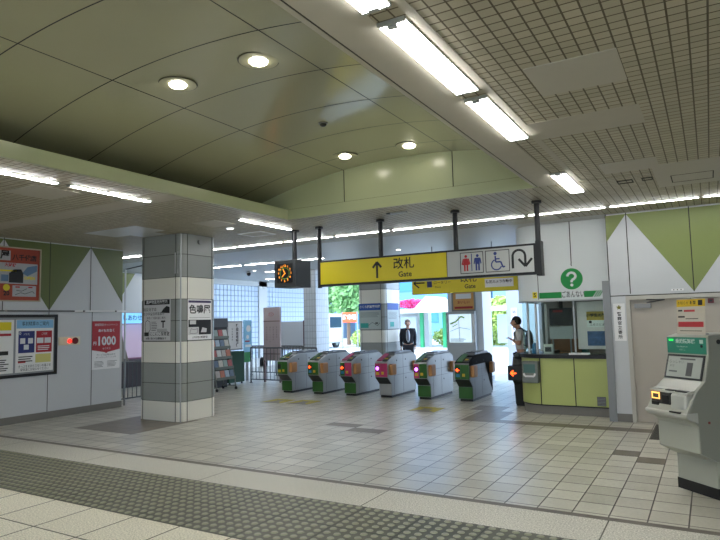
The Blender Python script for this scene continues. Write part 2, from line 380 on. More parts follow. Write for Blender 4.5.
obj('lever', B((-.42, -.30, DY + .0, DY + .018, 1.0, 1.02), (-.32, -.30, DY + .0, DY + .03, 1.0, 1.02)), steel, hb)
bm = B((-1.14, 1.05, DY + .14, DY + .2, 0, 2.0)); struct('wall_behind_door', bm, charcoal)

# booth building (rounded corner)
BX, BY, BR = -3.10, 10.82, .50
def footprint(off=0., x1=-1.40, y1=15.2, seg=12, inner=False):
    """outline from the right end of the front, round the corner, to the back, offset inwards by off"""
    cx, cy, r_ = BX + BR, BY + BR, BR - off
    pts = [(x1, BY + off)] + [(cx + r_ * math.cos(a), cy + r_ * math.sin(a)) for a in [R(-90 - 90 * i / seg) for i in range(seg + 1)]] + [(BX + off, y1)]
    return pts
def shell(bm, z0, z1, o0, o1, x1=-1.40, y1=15.2, seg=12, i0=None, i1=None):
    A = footprint(o0, x1, y1, seg); C_ = footprint(o1, x1, y1, seg)
    if i0 is not None: A, C_ = A[i0:i1], C_[i0:i1]
    prism_pts = A + C_[::-1]
    # build as quad strips to keep concave outline clean
    for k in range(len(A) - 1):
        prism(bm, [A[k], A[k + 1], C_[k + 1], C_[k]], 'z', z0, z1)
bm = N(); shell(bm, 1.985, CZ, 0, .08); o = struct('wall_booth_header', bm, whitewall)
bm = N(); shell(bm, .0, .145, .02, .10, y1=13.0); struct('baseboard_booth', bm, mat('plinth_stone', '#77746c', .55, noise=.08, nscale=25))
bm = N(); shell(bm, .165, .97, .0, .05, y1=13.0); struct('wall_booth_counter', bm, mat('lime_panel', '#b4bd72', .4, noise=.02, nscale=3))
bm = N(); shell(bm, .145, .165, .005, .05, y1=13.0)
for x in (-2.66 + .0, -2.08): box(bm, x - .008, x + .008, BY - .003, BY + .01, .165, .97)
struct('trim_24', bm, black)
bm = N(); shell(bm, .97, 1.035, -.03, .45, y1=13.0, seg=12); struct('trim_25', bm, black)
bm = N(); shell(bm, 0, CZ, 0.0, .1, y1=15.2, i0=-2); bm.free()
struct('wall_booth_side', B((BX, BX + .1, 13.0, 15.5, 0, 1.985), (-1.40, -1.2, 10.9, 15.5, 0, CZ), (BX, -1.2, 15.2, 15.5, 0, CZ)), whitewall)
struct('wall_exit_right', B((-5.65, -3.2, 19.0, 19.3, -.02, 5.5)), mat('exit_wall', '#a4adbd', .4))
bm = N(); shell(bm, 1.965, 1.985, -.01, .1, y1=13.0); struct('trim_26', bm, steel)
bm = B((-2.045, -2.03, BY - .004, BY + .004, 2.57, CZ), (-2.63, -2.62, BY - .004, BY + .004, 2.0, CZ)); struct('trim_27', bm, seam)
# booth glass and its frame
bm = N(); shell(bm, 1.035, 1.965, .05, .056, y1=12.2); w3 = struct('window_3', bm, glz)
obj('window_frame', B((-2.06, -2.035, BY + .03, BY + .07, 1.035, 1.965)), steel, w3)
bm = N()
for a in (R(-104), R(-128)): cyl(bm, (BX + BR + .44 * math.cos(a), BY + BR + .44 * math.sin(a), 1.035), .022, .93, 'z', 10)
obj('window_post', bm, mat('post_alu', '#c0c4c6', .3, .5), w3)
# the office inside
struct('wall_office', B((-2.95, -1.4, 14.0, 14.1, 0, CZ)), mat('office_wall', '#8d8a86', .6))
struct('floor.001', B((-2.95, -1.4, 11.3, 14.0, 0, .01)), grey)
struct('trim_28', B((-1.50, -1.385, BY - .38, BY - .02, 0, 2.26)), mat('post_grey', '#86898b', .4, .2))

# ------------------------------------------------------------------ pillars
gdark = mat('pillar_grey', '#929693', .25, noise=.02, nscale=4); gcream = mat('pillar_cream', '#e0ded3', .3)
def pillar(name, label, x0, x1, y0, y1, bands, zt=CZ, ch=.14):
    t = thing(name, label, 'pillar', ((x0 + x1) / 2, (y0 + y1) / 2, 0))
    def ring(bm, z0, z1, e=0.):
        c = ch
        pts = []
        corners = ((x1 - c, y0 + c, -90), (x1 - c, y1 - c, 0), (x0 + c, y1 - c, 90), (x0 + c, y0 + c, 180))
        for cx, cy, a0 in corners:
            for k in range(7):
                a = R(a0 + 15 * k); pts.append((cx + (c + e) * math.cos(a), cy + (c + e) * math.sin(a)))
        prism(bm, pts, 'z', z0, z1)
    core = N(); ring(core, .0, zt, -.012); obj('column_core', core, seam, t)
    bg_, bc = N(), N()
    for z0, z1, k in bands: ring(bg_ if k == 'g' else bc, z0 + .006, z1 - .004)
    obj('grey_cladding', bg_, gdark, t); obj('cream_cladding', bc, gcream, t)
    bm = N()
    for cx, cy in ((x1 - ch, y0), (x1, y0 + ch), (x0 + ch, y0), (x1, y1 - ch)):
        box(bm, cx - .005, cx + .005, cy - .005, cy + .005, 0.01, zt - .01)
    obj('cladding_joint', bm, seam, t)
    return t
bands = [(0, .35, 'c'), (.35, .67, 'g'), (.67, 1.027, 'g'), (1.027, 1.412, 'c'), (1.412, 1.78, 'g'), (1.78, 2.165, 'g'), (2.165, 2.56, 'c'), (2.56, 2.97, 'g'), (2.97, CZ, 'g')]
p1 = pillar('pillar', 'banded grey and cream pillar standing alone on the left with black and white posters', -9.2, -8.08, 7.556, 8.45, bands)
bm = N(); rod(bm, (-8.10, 7.56, 0.0), (-8.10, 7.56, 3.34), .012); obj('corner_bead', bm, steel, p1)
bm = N(); cyl(bm, (-8.075, 7.98, 3.22), .045, .04, 'x', 16); o = obj('round_lamp', bm, grey, p1)
bm = N(); rod(bm, (-8.22, 7.54, 2.62), (-8.22, 7.54, 3.0), .012); rod(bm, (-8.16, 7.545, 2.62), (-8.16, 7.545, 3.02), .008); obj('conduit', bm, lgrey, p1)
bands2 = [(0, .35, 'c'), (.35, .67, 'g'), (.67, 1.05, 'g'), (1.05, 1.42, 'c'), (1.42, 1.8, 'g'), (1.8, 2.19, 'g'), (2.19, 2.62, 'c'), (2.62, 3.0, 'g'), (3.0, CZ, 'g')]
p2 = pillar('pillar', 'banded grey and white pillar beyond the ticket gates carrying a blue headed notice', -9.13, -8.22, 15.5, 16.6, bands2, ch=.12)
# slender exit column with map
p3 = thing('pillar', 'plain light pillar beyond the gates behind the lit area map', 'pillar', (-5.85, 15.9, 0))
obj('column', B((-6.27, -5.27, 15.55, 16.3, 0, CZ)), mat('pale_column', '#dde1e5', .4), p3, bevel=.01)
obj('column_base', B((-6.28, -5.26, 15.54, 16.31, 0, .12)), grey, p3)

# ------------------------------------------------------------------ lamps in the ceiling
tube2 = mat('lamp_tube_bright', '#ffffff', .5, emit=LAMP * 1.3)
tube3 = mat('lamp_tube_left', '#ffffff', .5, emit=LAMP * 2.0)
lamphous = mat('lamp_housing', '#b6b8b4', .35, .2)
def strip_lamp(x0, x1, y0, y1, label, grp, wide=False, far=False):
    cx, cy = (x0 + x1) / 2, (y0 + y1) / 2
    t = thing('ceiling_lamp', label, 'ceiling lamp', (cx, cy, CZ - .03), 0, grp)
    alongx = (x1 - x0) > (y1 - y0)
    hs = B((x0, x1, y0, y1, CZ - .012, CZ)) if wide else (B((x0, x1, cy - .022, cy + .022, CZ - .012, CZ)) if alongx else B((cx - .035, cx + .035, y0, y1, CZ - .012, CZ)))
    obj('housing', hs, lamphous, t); tb = tube2 if far else (tube3 if x1 < -6 else tube)
    if wide:
        obj('diffuser', B((x0 + .008, x1 - .008, y0 + .02, y1 - .02, CZ - .022, CZ - .012)), tube, t)
        [obj('end_cap', B(q), lamphous, t) for q in ((x0, x1, y0, y0 + .02, CZ - .024, CZ - .012), (x0, x1, y1 - .02, y1, CZ - .024, CZ - .012))]
        [obj('tube_socket', B(q), lgrey, t) for q in ((cx - .03, cx + .03, y0 + .02, y0 + .05, CZ - .035, CZ - .022), (cx - .03, cx + .03, y1 - .05, y1 - .02, CZ - .035, CZ - .022))]
    else:
        obj('diffuser', B((x0 + .03, x1 - .03, cy - .014, cy + .014, CZ - .018, CZ - .012)) if alongx else B((cx - .030, cx + .030, y0 + .03, y1 - .03, CZ - .018, CZ - .012)), tb, t)
        if alongx: caps = ((x0, x0 + .03, cy - .02, cy + .02, CZ - .022, CZ - .012), (x1 - .03, x1, cy - .02, cy + .02, CZ - .022, CZ - .012))
        else: caps = ((cx - .02, cx + .02, y0, y0 + .03, CZ - .022, CZ - .012), (cx - .02, cx + .02, y1 - .03, y1, CZ - .022, CZ - .012))
        for q in caps: obj('end_cap', B(q), lamphous, t)
    return t
G1 = 'wide lamps in the strip right of the vault'
for y0, y1, lb in ((7.0, 8.22, 'short looking wide lamp, farthest of the strip right of the vault'), (4.2, 5.41, 'second full wide lamp down the strip right of the vault'), (2.83, 4.05, 'largest wide lamp in the strip right of the vault'),
                   (1.45, 2.68, 'wide lamp cut by the top edge of the photo')):
    strip_lamp(-1.505, -1.335, y0, y1, lb, G1, True)
for k, y in enumerate((-3.6, -1.6)): strip_lamp(-1.505, -1.335, y, y + 1.22, 'wide lamp of the right strip, ' + ('farthest behind the viewer', 'nearest behind the viewer')[k], G1, True)
G2 = 'thin lamps in the strip left of the vault'
for y0, y1, lb in ((7.08, 8.46, 'thin tube lamp left of the vault nearest the hanging clock'), (4.19, 5.37, 'thin tube lamp left of the vault, middle one over the left wall'), (2.85, 4.07, 'thin tube lamp at the left edge of the photo')):
    strip_lamp(-6.36, -6.28, y0, y1, lb, G2)
for k, y in enumerate((-3.6, -.8)): strip_lamp(-6.36, -6.28, y, y + 1.22, 'thin tube lamp of the left strip, ' + ('well behind the viewer', 'level with the viewer')[k], G2)
G3 = 'thin lamps in the long row behind the hanging sign'
row = [(-11.1 + 1.232 * k) for k in range(12)]
wherex = ['far left end, partly behind the banded pillar', 'just right of the banded pillar', 'above the brochure rack', 'left of the clock pole', 'between the clock pole and the first sign pole',
          'right of the first sign pole', 'above the gate arrow of the sign', 'left of the third sign pole', 'right of the third sign pole', 'above the guidance window', 'above the staff door', 'right of the door wall, cut by the photo edge']
for k, x in enumerate(row):
    strip_lamp(x + .008, x + 1.224, 9.62, 9.70, 'thin lamp in the long row, ' + wherex[k], G3, far=True)
G4 = 'thin lamps in the second row over the gates'
for k, x in enumerate((-12.6, -11.2, -9.8)):
    strip_lamp(x, x + 1.3, 12.78, 12.86, 'thin tube lamp in the second cross row, ' + ('leftmost', 'second from the left', 'third from the left just before the clock', 'hidden behind the clock', 'behind the left end of the sign', 'behind the middle of the sign')[k], G4, far=True)
strip_lamp(-12.3, -10.9, 15.0, 15.08, 'thin tube lamp high in the far left corner by the glass blocks', 'thin lamps over the far corner', far=True)
strip_lamp(-15.1, -13.8, 12.78, 12.86, 'thin tube lamp of the second cross row, hidden by the banded pillar', G4, far=True)
strip_lamp(-14.4, -13.1, 17.6, 17.68, 'thin tube lamp in front of the glass blocks, farthest in', 'thin lamps over the far corner', far=True)
for k, (x, y) in enumerate(((2.2, 2.0), (2.2, 5.0), (-12.6, 9.4), (-13.2, 11.4), (2.2, -3), (2.2, 7.9))):  # lamps outside the view, added for their light
    strip_lamp(x, x + 1.22, y, y + .08, 'added thin tube lamp out of frame, ' + ('beside the viewer on the right', 'right of the fare machine', 'over the railing left of the pillar', 'over the small stall', 'behind the viewer on the right', 'beyond the fare machine by the door wall')[k], 'added lamps out of the frame')
# downlights in the vault
dlm = mat('downlight', '#fff8e4', .5, emit=14)
def downlight(x, y, label):
    z = CZv + math.sqrt(RV ** 2 - (x - CXv) ** 2)
    t = thing('downlight', label, 'downlight', (x, y, z), 0, 'round downlights in the vault')
    bm = N(); n = 32
    A = [[bm.verts.new((x + r_ * math.cos(2 * math.pi * i / n), y + r_ * math.sin(2 * math.pi * i / n), zz)) for i in range(n)] for r_, zz in ((.186, z - .001), (.183, z - .008), (.176, z - .008), (.173, z - .004))]
    for P, Q in zip(A, A[1:]):
        for i in range(n): bm.faces.new((P[i], P[(i + 1) % n], Q[(i + 1) % n], Q[i]))
    obj('trim_ring', bm, mat('ring_olive', '#55543f', .5), t)
    bm = N(); cyl(bm, (x, y, z - .010), .175, .008, 'z', 32); obj('reflector', bm, mat('vault_panel'), t)
    bm = N(); cyl(bm, (x, y, z - .028), .07, .018, 'z', 24, r2=.085); obj('lamp', bm, dlm, t)
downlight(-4.32, 3.99, 'round downlight in the vault, nearer pair, left one')
downlight(-3.34, 4.02, 'round downlight in the vault, nearer pair, right one')
downlight(-4.32, 7.07, 'round downlight in the vault, far pair, left one')
downlight(-3.35, 7.14, 'round downlight in the vault, far pair, right one')
t = thing('smoke_detector', 'small dark round detector on the vault between the downlight pairs', 'detector', (-3.82, 5.77, 4.05))
bm = N(); cyl(bm, (-3.82, 5.77, 4.035), .055, .012, 'z', 20); obj('base', bm, grey, t)
bm = N(); ball(bm, (-3.82, 5.77, 4.03), .04, (1, 1, .7)); obj('dome', bm, charcoal, t, smooth=True)
for x, y, lb in ((-7.06, 7.70, 'tiny round ceiling light beside the lamp left of the vault'), (-6.2, 12.45, 'tiny round ceiling light seen above the yellow sign'), (-12.2, 14.4, 'tiny round ceiling light in the far left corner')):
    t = thing('spot_lamp', lb, 'spot light', (x, y, CZ)); bm = N(); cyl(bm, (x, y, CZ - .012), .075, .012, 'z', 24); obj('ring', bm, white, t)
    bm = N(); cyl(bm, (x, y, CZ - .02), .05, .008, 'z', 20); obj('lamp', bm, mat('spot_glow', '#ffffff', emit=3), t)
t = thing('access_hatch', 'square ceiling hatch outlined in white beside the hanging clock', 'hatch', (-7.14, 8.5, CZ))
obj('frame', B((-7.42, -6.88, 8.28, 8.31, CZ - .01, CZ), (-7.42, -6.88, 8.71, 8.74, CZ - .01, CZ), (-7.42, -7.39, 8.31, 8.71, CZ - .01, CZ), (-6.91, -6.88, 8.31, 8.71, CZ - .01, CZ)), mat('hatch_white', '#dcdcdc', .3), t)
obj('lid', B((-7.39, -6.91, 8.31, 8.71, CZ - .005, CZ)), pan, t)
t = thing('security_camera', 'small dark dome camera under the ceiling in the far left corner', 'camera', (-12.6, 14.6, CZ))
bm = N(); cyl(bm, (-12.6, 14.6, CZ - .04), .07, .04, 'z', 18); obj('base', bm, white, t)
bm = N(); ball(bm, (-12.6, 14.6, CZ - .08), .065); obj('dome', bm, black, t, smooth=True)
t = thing('conduit_box', 'small pale junction strip on the ceiling above the gate sign', 'box', (-4.0, 8.1, CZ))
obj('case', B((-4.15, -3.88, 8.08, 8.13, CZ - .03, CZ)), lgrey, t, bevel=.004); obj('cable_stub', B((-4.22, -4.15, 8.095, 8.115, CZ - .02, CZ)), dgrey, t)

# ------------------------------------------------------------------ the hanging signs
SY = 8.49
def arrow_up(F, bm, u, v, h, w):
    F.stroke(bm, [(u, v - h / 2), (u, v + h / 2 - .01)], w, 0, .004)
    F.stroke(bm, [(u - h * .30, v + h * .16), (u, v + h / 2), (u + h * .30, v + h * .16)], w, 0, .004)
t = thing('gate_sign', 'long hanging sign, yellow with gate arrow and white with toilet pictograms', 'sign', (-3.9, SY, CZ))
obj('case', B((-5.77, -2.03, SY + .0, SY + .14, 2.30, 2.74)), black, t, bevel=.004)
F = Face((0, SY, 0), '-y')
bm = N(); F.rect(bm, -5.725, -3.415, 2.335, 2.71, 0, .004); obj('yellow_panel', bm, yellow, t)
bm = N(); F.rect(bm, -3.405, -2.10, 2.335, 2.71, 0, .004); obj('white_panel', bm, mat('sign_white', '#b9bbba', .4), t)
F = Face((0, SY - .004, 0), '-y')
bm = N(); arrow_up(F, bm, -4.62, 2.515, .26, .036)
F.text(bm, '改札', -4.14, 2.585, .19, bold=.002); F.text(bm, 'Gate', -4.12, 2.42, .12, bold=.002)
# the U-turn arrow
c0 = (-2.31, 2.575)
F.stroke(bm, [(c0[0] - .09, 2.40), (c0[0] - .09, c0[1])] + [(c0[0] + .09 * math.cos(R(180 - 12 * k)), c0[1] + .085 * math.sin(R(180 - 12 * k))) for k in range(16)] + [(c0[0] + .09, 2.44)], .033)
F.stroke(bm, [(c0[0] - .005, 2.53), (c0[0] + .09, 2.42), (c0[0] + .185, 2.53)], .033)
def boxline(F, bm, u0, u1, v0, v1, w):
    F.stroke(bm, [(u0, v0), (u1, v0), (u1, v1), (u0, v1), (u0, v0)], w)
boxline(F, bm, -3.19, -2.84, 2.37, 2.68, .010); boxline(F, bm, -2.80, -2.45, 2.37, 2.68, .010)
obj('lettering', bm, ink, t)
def man(F, bm, u, v, s, skirt=False):
    F.disc(bm, u, v + .40 * s, .085 * s)
    if skirt: F.poly(bm, [(u - .10 * s, v + .28 * s), (u + .10 * s, v + .28 * s), (u + .22 * s, v - .12 * s), (u - .22 * s, v - .12 * s)])
    else: F.rect(bm, u - .14 * s, u + .14 * s, v - .1 * s, v + .28 * s)
    for k in (-1, 1):
        F.rect(bm, u + k * .08 * s - .05 * s, u + k * .08 * s + .05 * s, v - .48 * s, v - .1 * s)
        F.stroke(bm, [(u + k * .15 * s, v + .26 * s), (u + k * (.25 if skirt else .21) * s, v - .08 * s)], .07 * s)
bm = N(); man(F, bm, -3.105, 2.525, .25, True); obj('woman_pictogram', bm, mat('picto_red', '#b3202c', .4), t)
bm = N(); man(F, bm, -2.925, 2.525, .25); obj('man_pictogram', bm, mat('picto_blue', '#26357c', .4), t)
bm = N(); F.rect(bm, -3.022, -3.010, 2.40, 2.66); F.disc(bm, -2.655, 2.635, .024)
F.stroke(bm, [(-2.655, 2.60), (-2.65, 2.51), (-2.575, 2.51), (-2.545, 2.43), (-2.515, 2.44)], .022); F.stroke(bm, [(-2.65, 2.555), (-2.59, 2.555)], .018)
F.stroke(bm, [(-2.64 + .075 * math.cos(R(110 + 21 * k)), 2.47 + .075 * math.sin(R(110 + 21 * k))) for k in range(12)], .018)
obj('wheelchair_pictogram', bm, mat('picto_blue'), t)
for x in (-5.79, -4.58, -3.28, -2.045):
    bm = N(); rod(bm, (x, SY + .07, 2.74 if -5 < x < -2.5 else 2.28), (x, SY + .07, CZ), .038, 12); cyl(bm, (x, SY + .07, CZ - .035), .07, .035, 'z', 16)
    obj('pole', bm, black, t)
bm = N(); box(bm, -2.07, -1.995, SY - .01, SY + .15, 2.28, 2.77); obj('end_bracket', bm, black, t)

t = thing('clock', 'hanging square clock box with orange lit dial left of the gate sign', 'clock', (-6.3, SY + .1, CZ))
obj('case', B((-6.66, -6.19, 8.40, 8.86, 2.32, 2.80)), mat('clock_case', '#33373a', .45), t, bevel=.01)
og = mat('clock_glow', '#ff9a2a', emit=.55)
for fc in ('-y',):
    F = Face((-6.425, 8.40, 2.565), '-y')
    bm = N(); F.rect(bm, -.17, .17, -.17, .17, 0, .003); obj('dial', bm, mat('dial', '#101418', .3), t)
    F = Face((-6.425, 8.397, 2.565), '-y'); bm = N()
    for k in range(12):
        a = R(90 - 30 * k); F.text(bm, str(k or 12), .135 * math.cos(a), .135 * math.sin(a),    .056, bold=.001)
    F.stroke(bm, [(0, 0), (-.035, .075)], .016); F.stroke(bm, [(0, 0), (-.055, -.06)], .014); F.disc(bm, 0, 0, .014)
    obj('numerals', bm, og, t)
    F = Face((-6.425, 8.398, 2.565), '-y'); bm = N()
    for k in range(60):
        a = R(6 * k); F.rect(bm, .098 * math.cos(a) - .004, .098 * math.cos(a) + .004, .098 * math.sin(a) - .004, .098 * math.sin(a) + .004)
    obj('minute_dots', bm, mat('dot_green', '#6f8f3a', emit=.5), t)
bm = N(); rod(bm, (-6.37, 8.62, 2.80), (-6.37, 8.62, CZ), .045, 14); cyl(bm, (-6.37, 8.62, CZ - .03), .09, .03, 'z', 18); obj('pole', bm, black, t)

t = thing('gate_sign', 'second yellow gate sign hanging lower, over the gates beyond the first', 'sign', (-4.6, 12.5, CZ))
obj('case', B((-5.9, -3.44, 12.5, 12.6, 2.27, 2.70)), mat('sign_edge', '#8a8330', .4), t)
F = Face((0, 12.5, 0), '-y')
bm = N(); F.rect(bm, -5.89, -3.45, 2.28, 2.69, 0, .004); obj('yellow_panel', bm, yellow, t)
F = Face((0, 12.496, 0), '-y'); bm = N()
F.stroke(bm, [(-5.85, 2.53), (-5.58, 2.53)], .03); F.stroke(bm, [(-5.72, 2.64), (-5.85, 2.53), (-5.72, 2.42)], .03)
F.text(bm, 'ロータリー', -5.15, 2.515, .085); F.text(bm, 'Rotary', -5.25, 2.42, .05)
F.text(bm, '改札', -4.53, 2.57, .19, bold=.002); F.text(bm, 'Gate', -4.50, 2.40, .13, bold=.002); obj('lettering', bm, ink, t)
bm = N(); F.rect(bm, -5.52, -5.40, 2.42, 2.56); obj('pictogram', bm, navy, t)
bm = N(); F.rect(bm, -4.16, -3.54, 2.36, 2.54, 0, .002); obj('white_label', bm, paper, t)
F = Face((0, 12.494, 0), '-y'); bm = N(); F.text(bm, '防犯カメラ作動中', -3.85, 2.47, .072, bold=.001); obj('label_text', bm, ink, t)
for x in (-5.4, -4.0): bm = N(); rod(bm, (x, 12.55, 2.70), (x, 12.55, CZ), .012); obj('hanger', bm, grey, t)

# ------------------------------------------------------------------ posters and small things on walls
def lines(F, bm, u0, u1, v0, v1, n, h=.45, jit=.25):
    st = (v1 - v0) / n
    for k in range(n):
        e = u1 - random.random() * jit * (u1 - u0); F.rect(bm, u0, e, v0 + k * st, v0 + k * st + st * h)
def poster(name, label, o, facing, w, h, frame=None, base=None, d=.008, cat='poster'):
    t = thing(name, label, cat, o)
    F = Face(o, facing); bm = N(); F.rect(bm, 0, w, 0, h, 0, d); obj('sheet', bm, base or paper, t)
    if frame:
        bm = N(); e = frame[1]; fd = d + frame[2]
        for q in ((-e, w + e, -e, 0), (-e, w + e, h, h + e), (-e, 0, 0, h), (w, w + e, 0, h)): F.rect(bm, *q, 0, fd)
        obj('frame', bm, frame[0], t)
    off = Vector(F.m.to_3x3() @ Vector((0, 0, d)))
    return t, Face(Vector(o) + off, facing)
# noticeboard with two sheets
class Sheets(Face):
    def mu(s, u): return .26 + (u - .07) * 1.14 if u < .75 else 1.02 + (u - .79) * .774
    def rect(s, bm, u0, u1, v0, v1, d0=.0, d1=.002): Face.rect(s, bm, s.mu(u0), s.mu(u1), v0, v1, d0, d1)
    def stroke(s, bm, pts, w, d0=0., d1=.002): Face.stroke(s, bm, [(s.mu(u), v) for u, v in pts], w, d0, d1)
    def text(s, bm, body, u, v, size, d=.0025, bold=0.0, align='CENTER', sx=1.0, vertical=False, step=None): Face.text(s, bm, body, s.mu(u), v, size, d, bold, align, sx * .774)
t, F = poster('notice_board', 'black framed notice board with two information sheets on the left wall', (WLX, 5.25, .875), '+x', 1.76, 1.03, (black, .055, .02), mat('board_back', '#8f9396', .4), cat='notice board')
bm = N(); F.rect(bm, .26, .98, .03, .99); F.rect(bm, 1.02, 1.74, .03, .99); obj('sheets', bm, mat('sheet_white', '#e4e4e2', .5), t)
Fp = Sheets((WLX + .010, 5.25, .875), '+x')
bm = N(); Fp.rect(bm, .1, .66, .80, .95); obj('yellow_band', bm, yellow, t)
bm = N(); Fp.rect(bm, .80, 1.71, .83, .985); obj('blue_band', bm, skyblue, t)
bm = N(); Fp.rect(bm, .85, 1.24, .38, .78); obj('navy_panel', bm, navy, t)
bm = N(); Fp.rect(bm, 1.28, 1.68, .38, .78); Fp.rect(bm, .12, .66, .70, .745); Fp.rect(bm, .85, 1.03, .20, .24); Fp.poly(bm, [(.50, .52), (.58, .52), (.57, .62), (.54, .66), (.51, .62)]); obj('red_panel', bm, red, t)
bm = N(); Fp.rect(bm, 1.27, 1.66, .19, .35); obj('pale_yellow_panel', bm, mat('pale_yellow', '#cfc97a', .5), t)
bm = N(); Fp.text(bm, '事前精算のご案内', 1.26, .91, .085, sx=1.0); lines(Fp, bm, .12, .64, .08, .30, 6); lines(Fp, bm, .86, 1.2, .22, .34, 3)
Fp.text(bm, 'きっぷをお持ちでないお客さま', 1.26, .13, .058); Fp.text(bm, '駅係員にお知らせください', 1.26, .07, .058); Fp.rect(bm, .12, .62, .36, .43)
Fp.poly(bm, [(.38, .52), (.46, .52), (.45, .62), (.42, .66), (.39, .62)]); obj('print', bm, ink, t)
Fq = Sheets((WLX + .0125, 5.25, .875), '+x'); bm = N()
for u in (.86, 1.05): Fq.rect(bm, u + .03, u + .15, .55, .65)
Fq.rect(bm, .98, 1.10, .44, .53); Fq.text(bm, 'パスモ', 1.04, .72, .05); Fq.text(bm, 'ご利用', 1.48, .72, .05); lines(Fq, bm, 1.32, 1.62, .42, .52, 3)
for u in (1.30, 1.49): Fq.rect(bm, u, u + .16, .55, .65)
Fq.stroke(bm, [(.885 + .02 * math.cos(R(30 * k)), .74 + .02 * math.sin(R(30 * k))) for k in range(13)], .008)
obj('white_print', bm, mat('print_white', '#d5d8da', .5), t)
# red advertising board above
t, F = poster('advertising_board', 'red framed advertising board high on the left wall above the notice board', (WLX + .008, 5.35, 2.22), '+x', 1.33, .95, (mat('gold_frame', '#b0a58e', .35), .022, .02), mat('ad_red', '#9a3d26', .5), cat='poster')
bm = N(); F.rect(bm, .0, 1.29, .30, .68); F.rect(bm, .83, 1.27, .07, .27); F.rect(bm, .55, .78, .72, .90); obj('picture', bm, mat('ad_grey', '#a9aaae', .5), t)
F2 = Face((WLX + .019, 5.35, 2.22), '+x')
bm = N(); F2.text(bm, '屋', .68, .81, .17, bold=.006); F2.text(bm, '八千代店', 1.04, .78, .115, bold=.003); F2.rect(bm, .76, 1.02, .32, .50); F2.poly(bm, [(.78, .50), (1.02, .50), (.98, .57), (.84, .56)])
F2.text(bm, '20', .72, .12, .11, bold=.004); F2.stroke(bm, [(.88, .1), (.98, .14), (1.06, .12), (1.2, .17), (1.24, .13)], .008); F2.stroke(bm, [(.9, .18), (1.0, .17), (1.1, .22)], .008); obj('print', bm, ink, t)
bm = N(); F2.rect(bm, .62, .75, .34, .46); F2.poly(bm, [(1.0, .5), (1.1, .62), (1.28, .66), (1.28, .55), (1.1, .45)]); obj('blue_print', bm, mat('ad_blue', '#5a7796', .5), t)
bm = N(); F2.rect(bm, .6, .9, .52, .55); F2.text(bm, 'OPEN', 1.14, .41, .08, bold=.003); F2.disc(bm, .72, .23, .06); obj('yellow_print', bm, yellow, t)
bm = N(); F2.text(bm, '大好評', .78, .635, .07, bold=.002); F2.rect(bm, .88, .96, .23, .255); F2.rect(bm, 1.12, 1.2, .23, .255); obj('red_print', bm, red, t)
# 1000 poster
t, F = poster('poster', 'white and red poster with a big 1000 at the end of the left wall', (WLX, 7.83, .83), '+x', .665, .99, d=.004)
bm = N(); F.poly(bm, [(0, .40), (.30, .345), (.335, .32), (.36, .345), (.665, .40), (.665, .99), (0, .99)]); obj('red_panel', bm, red, t)
F2 = Face((WLX + .0065, 7.83, .83), '+x')
bm = N(); F2.text(bm, '1000', .335, .57, .25, bold=.008, sx=.92); F2.text(bm, '円', .06, .53, .08, bold=.002); F2.text(bm, '期間限定キャンペーン', .33, .91, .055); F2.text(bm, 'もれなく', .40, .79, .07, bold=.002); F2.text(bm, '最大', .20, .79, .06, bold=.001); F2.text(bm, 'もらえる', .34, .42, .05)
obj('white_print', bm, mat('print_white'), t)
bm = N(); F2.text(bm, 'カードのお申込みで', .33, .29, .05); F2.text(bm, 'ポイントをプレゼントいたします', .33, .24, .032); lines(F2, bm, .06, .28, .05, .18, 5, .3); lines(F2, bm, .36, .6, .05, .18, 5, .3); obj('print', bm, dgrey, t)
# alarm panel
t = thing('fire_alarm', 'cream fire alarm plate with a red lamp between notice board and 1000 poster', 'alarm plate', (WLX, 7.1, 1.35))
obj('plate', B((WLX, WLX + .02, 7.10, 7.55, 1.36, 1.52)), mat('alarm_cream', '#e0d5b8', .4), t, bevel=.004)
bm = N(); cyl(bm, (WLX + .02, 7.32, 1.44), .045, .035, 'x', 20, r2=.03); obj('red_lamp', bm, mat('alarm_glow', '#ff2a20', emit=1.2), t)
bm = N(); cyl(bm, (WLX + .02, 7.44, 1.44), .065, .015, 'x', 22); obj('push_button', bm, mat('deep_red', '#6f1218', .3), t)
# pillar posters
t, F = poster('poster', 'black and white poster on the front face of the banded pillar', (-9.05, 7.556, 1.43), '-y', .70, .75, d=.004, base=mat('poster_grey', '#cbcbcc', .5))
bm = N(); F.rect(bm, .02, .68, .65, .74); F.poly(bm, [(.46, .50), (.68, .49), (.68, .60), (.60, .62), (.52, .57)]); F.text(bm, 'なか学童保育募集中', .27, .48, .062); F.text(bm, '施設見学会', .17, .56, .07)
F.stroke(bm, [(.04, .24), (.05, .34), (.10, .37), (.17, .34), (.18, .2), (.12, .13), (.06, .15), (.04, .24)], .008)
F.rect(bm, .50, .53, .23, .33); F.rect(bm, .46, .57, .33, .36); lines(F, bm, .21, .36, .18, .36, 6, .3); lines(F, bm, .36, .66, .16, .22, 3, .3); F.rect(bm, .02, .14, .08, .15)
F.text(bm, 'にこにこ保育室', .42, .115, .075, bold=.001); F.text(bm, 'お問い合わせは事務局まで', .33, .035, .045, bold=.001); F.text(bm, '京成バラ園方面ご案内', .33, .405, .05)
obj('print', bm, ink, t)
F2 = Face((-9.05, 7.5495, 1.43), '-y'); bm = N(); F2.text(bm, '農産物直売所案内', .35, .695, .07, bold=.001); obj('white_print', bm, mat('print_white'), t)
t, F = poster('poster', 'white poster with three brushed characters on the right face of the banded pillar', (-8.08, 7.70, 1.43), '+x', .60, .73, d=.004)
bm = N(); F.rect(bm, .02, .58, .67, .71); obj('purple_band', bm, mat('purple', '#3b2f5c', .5), t)
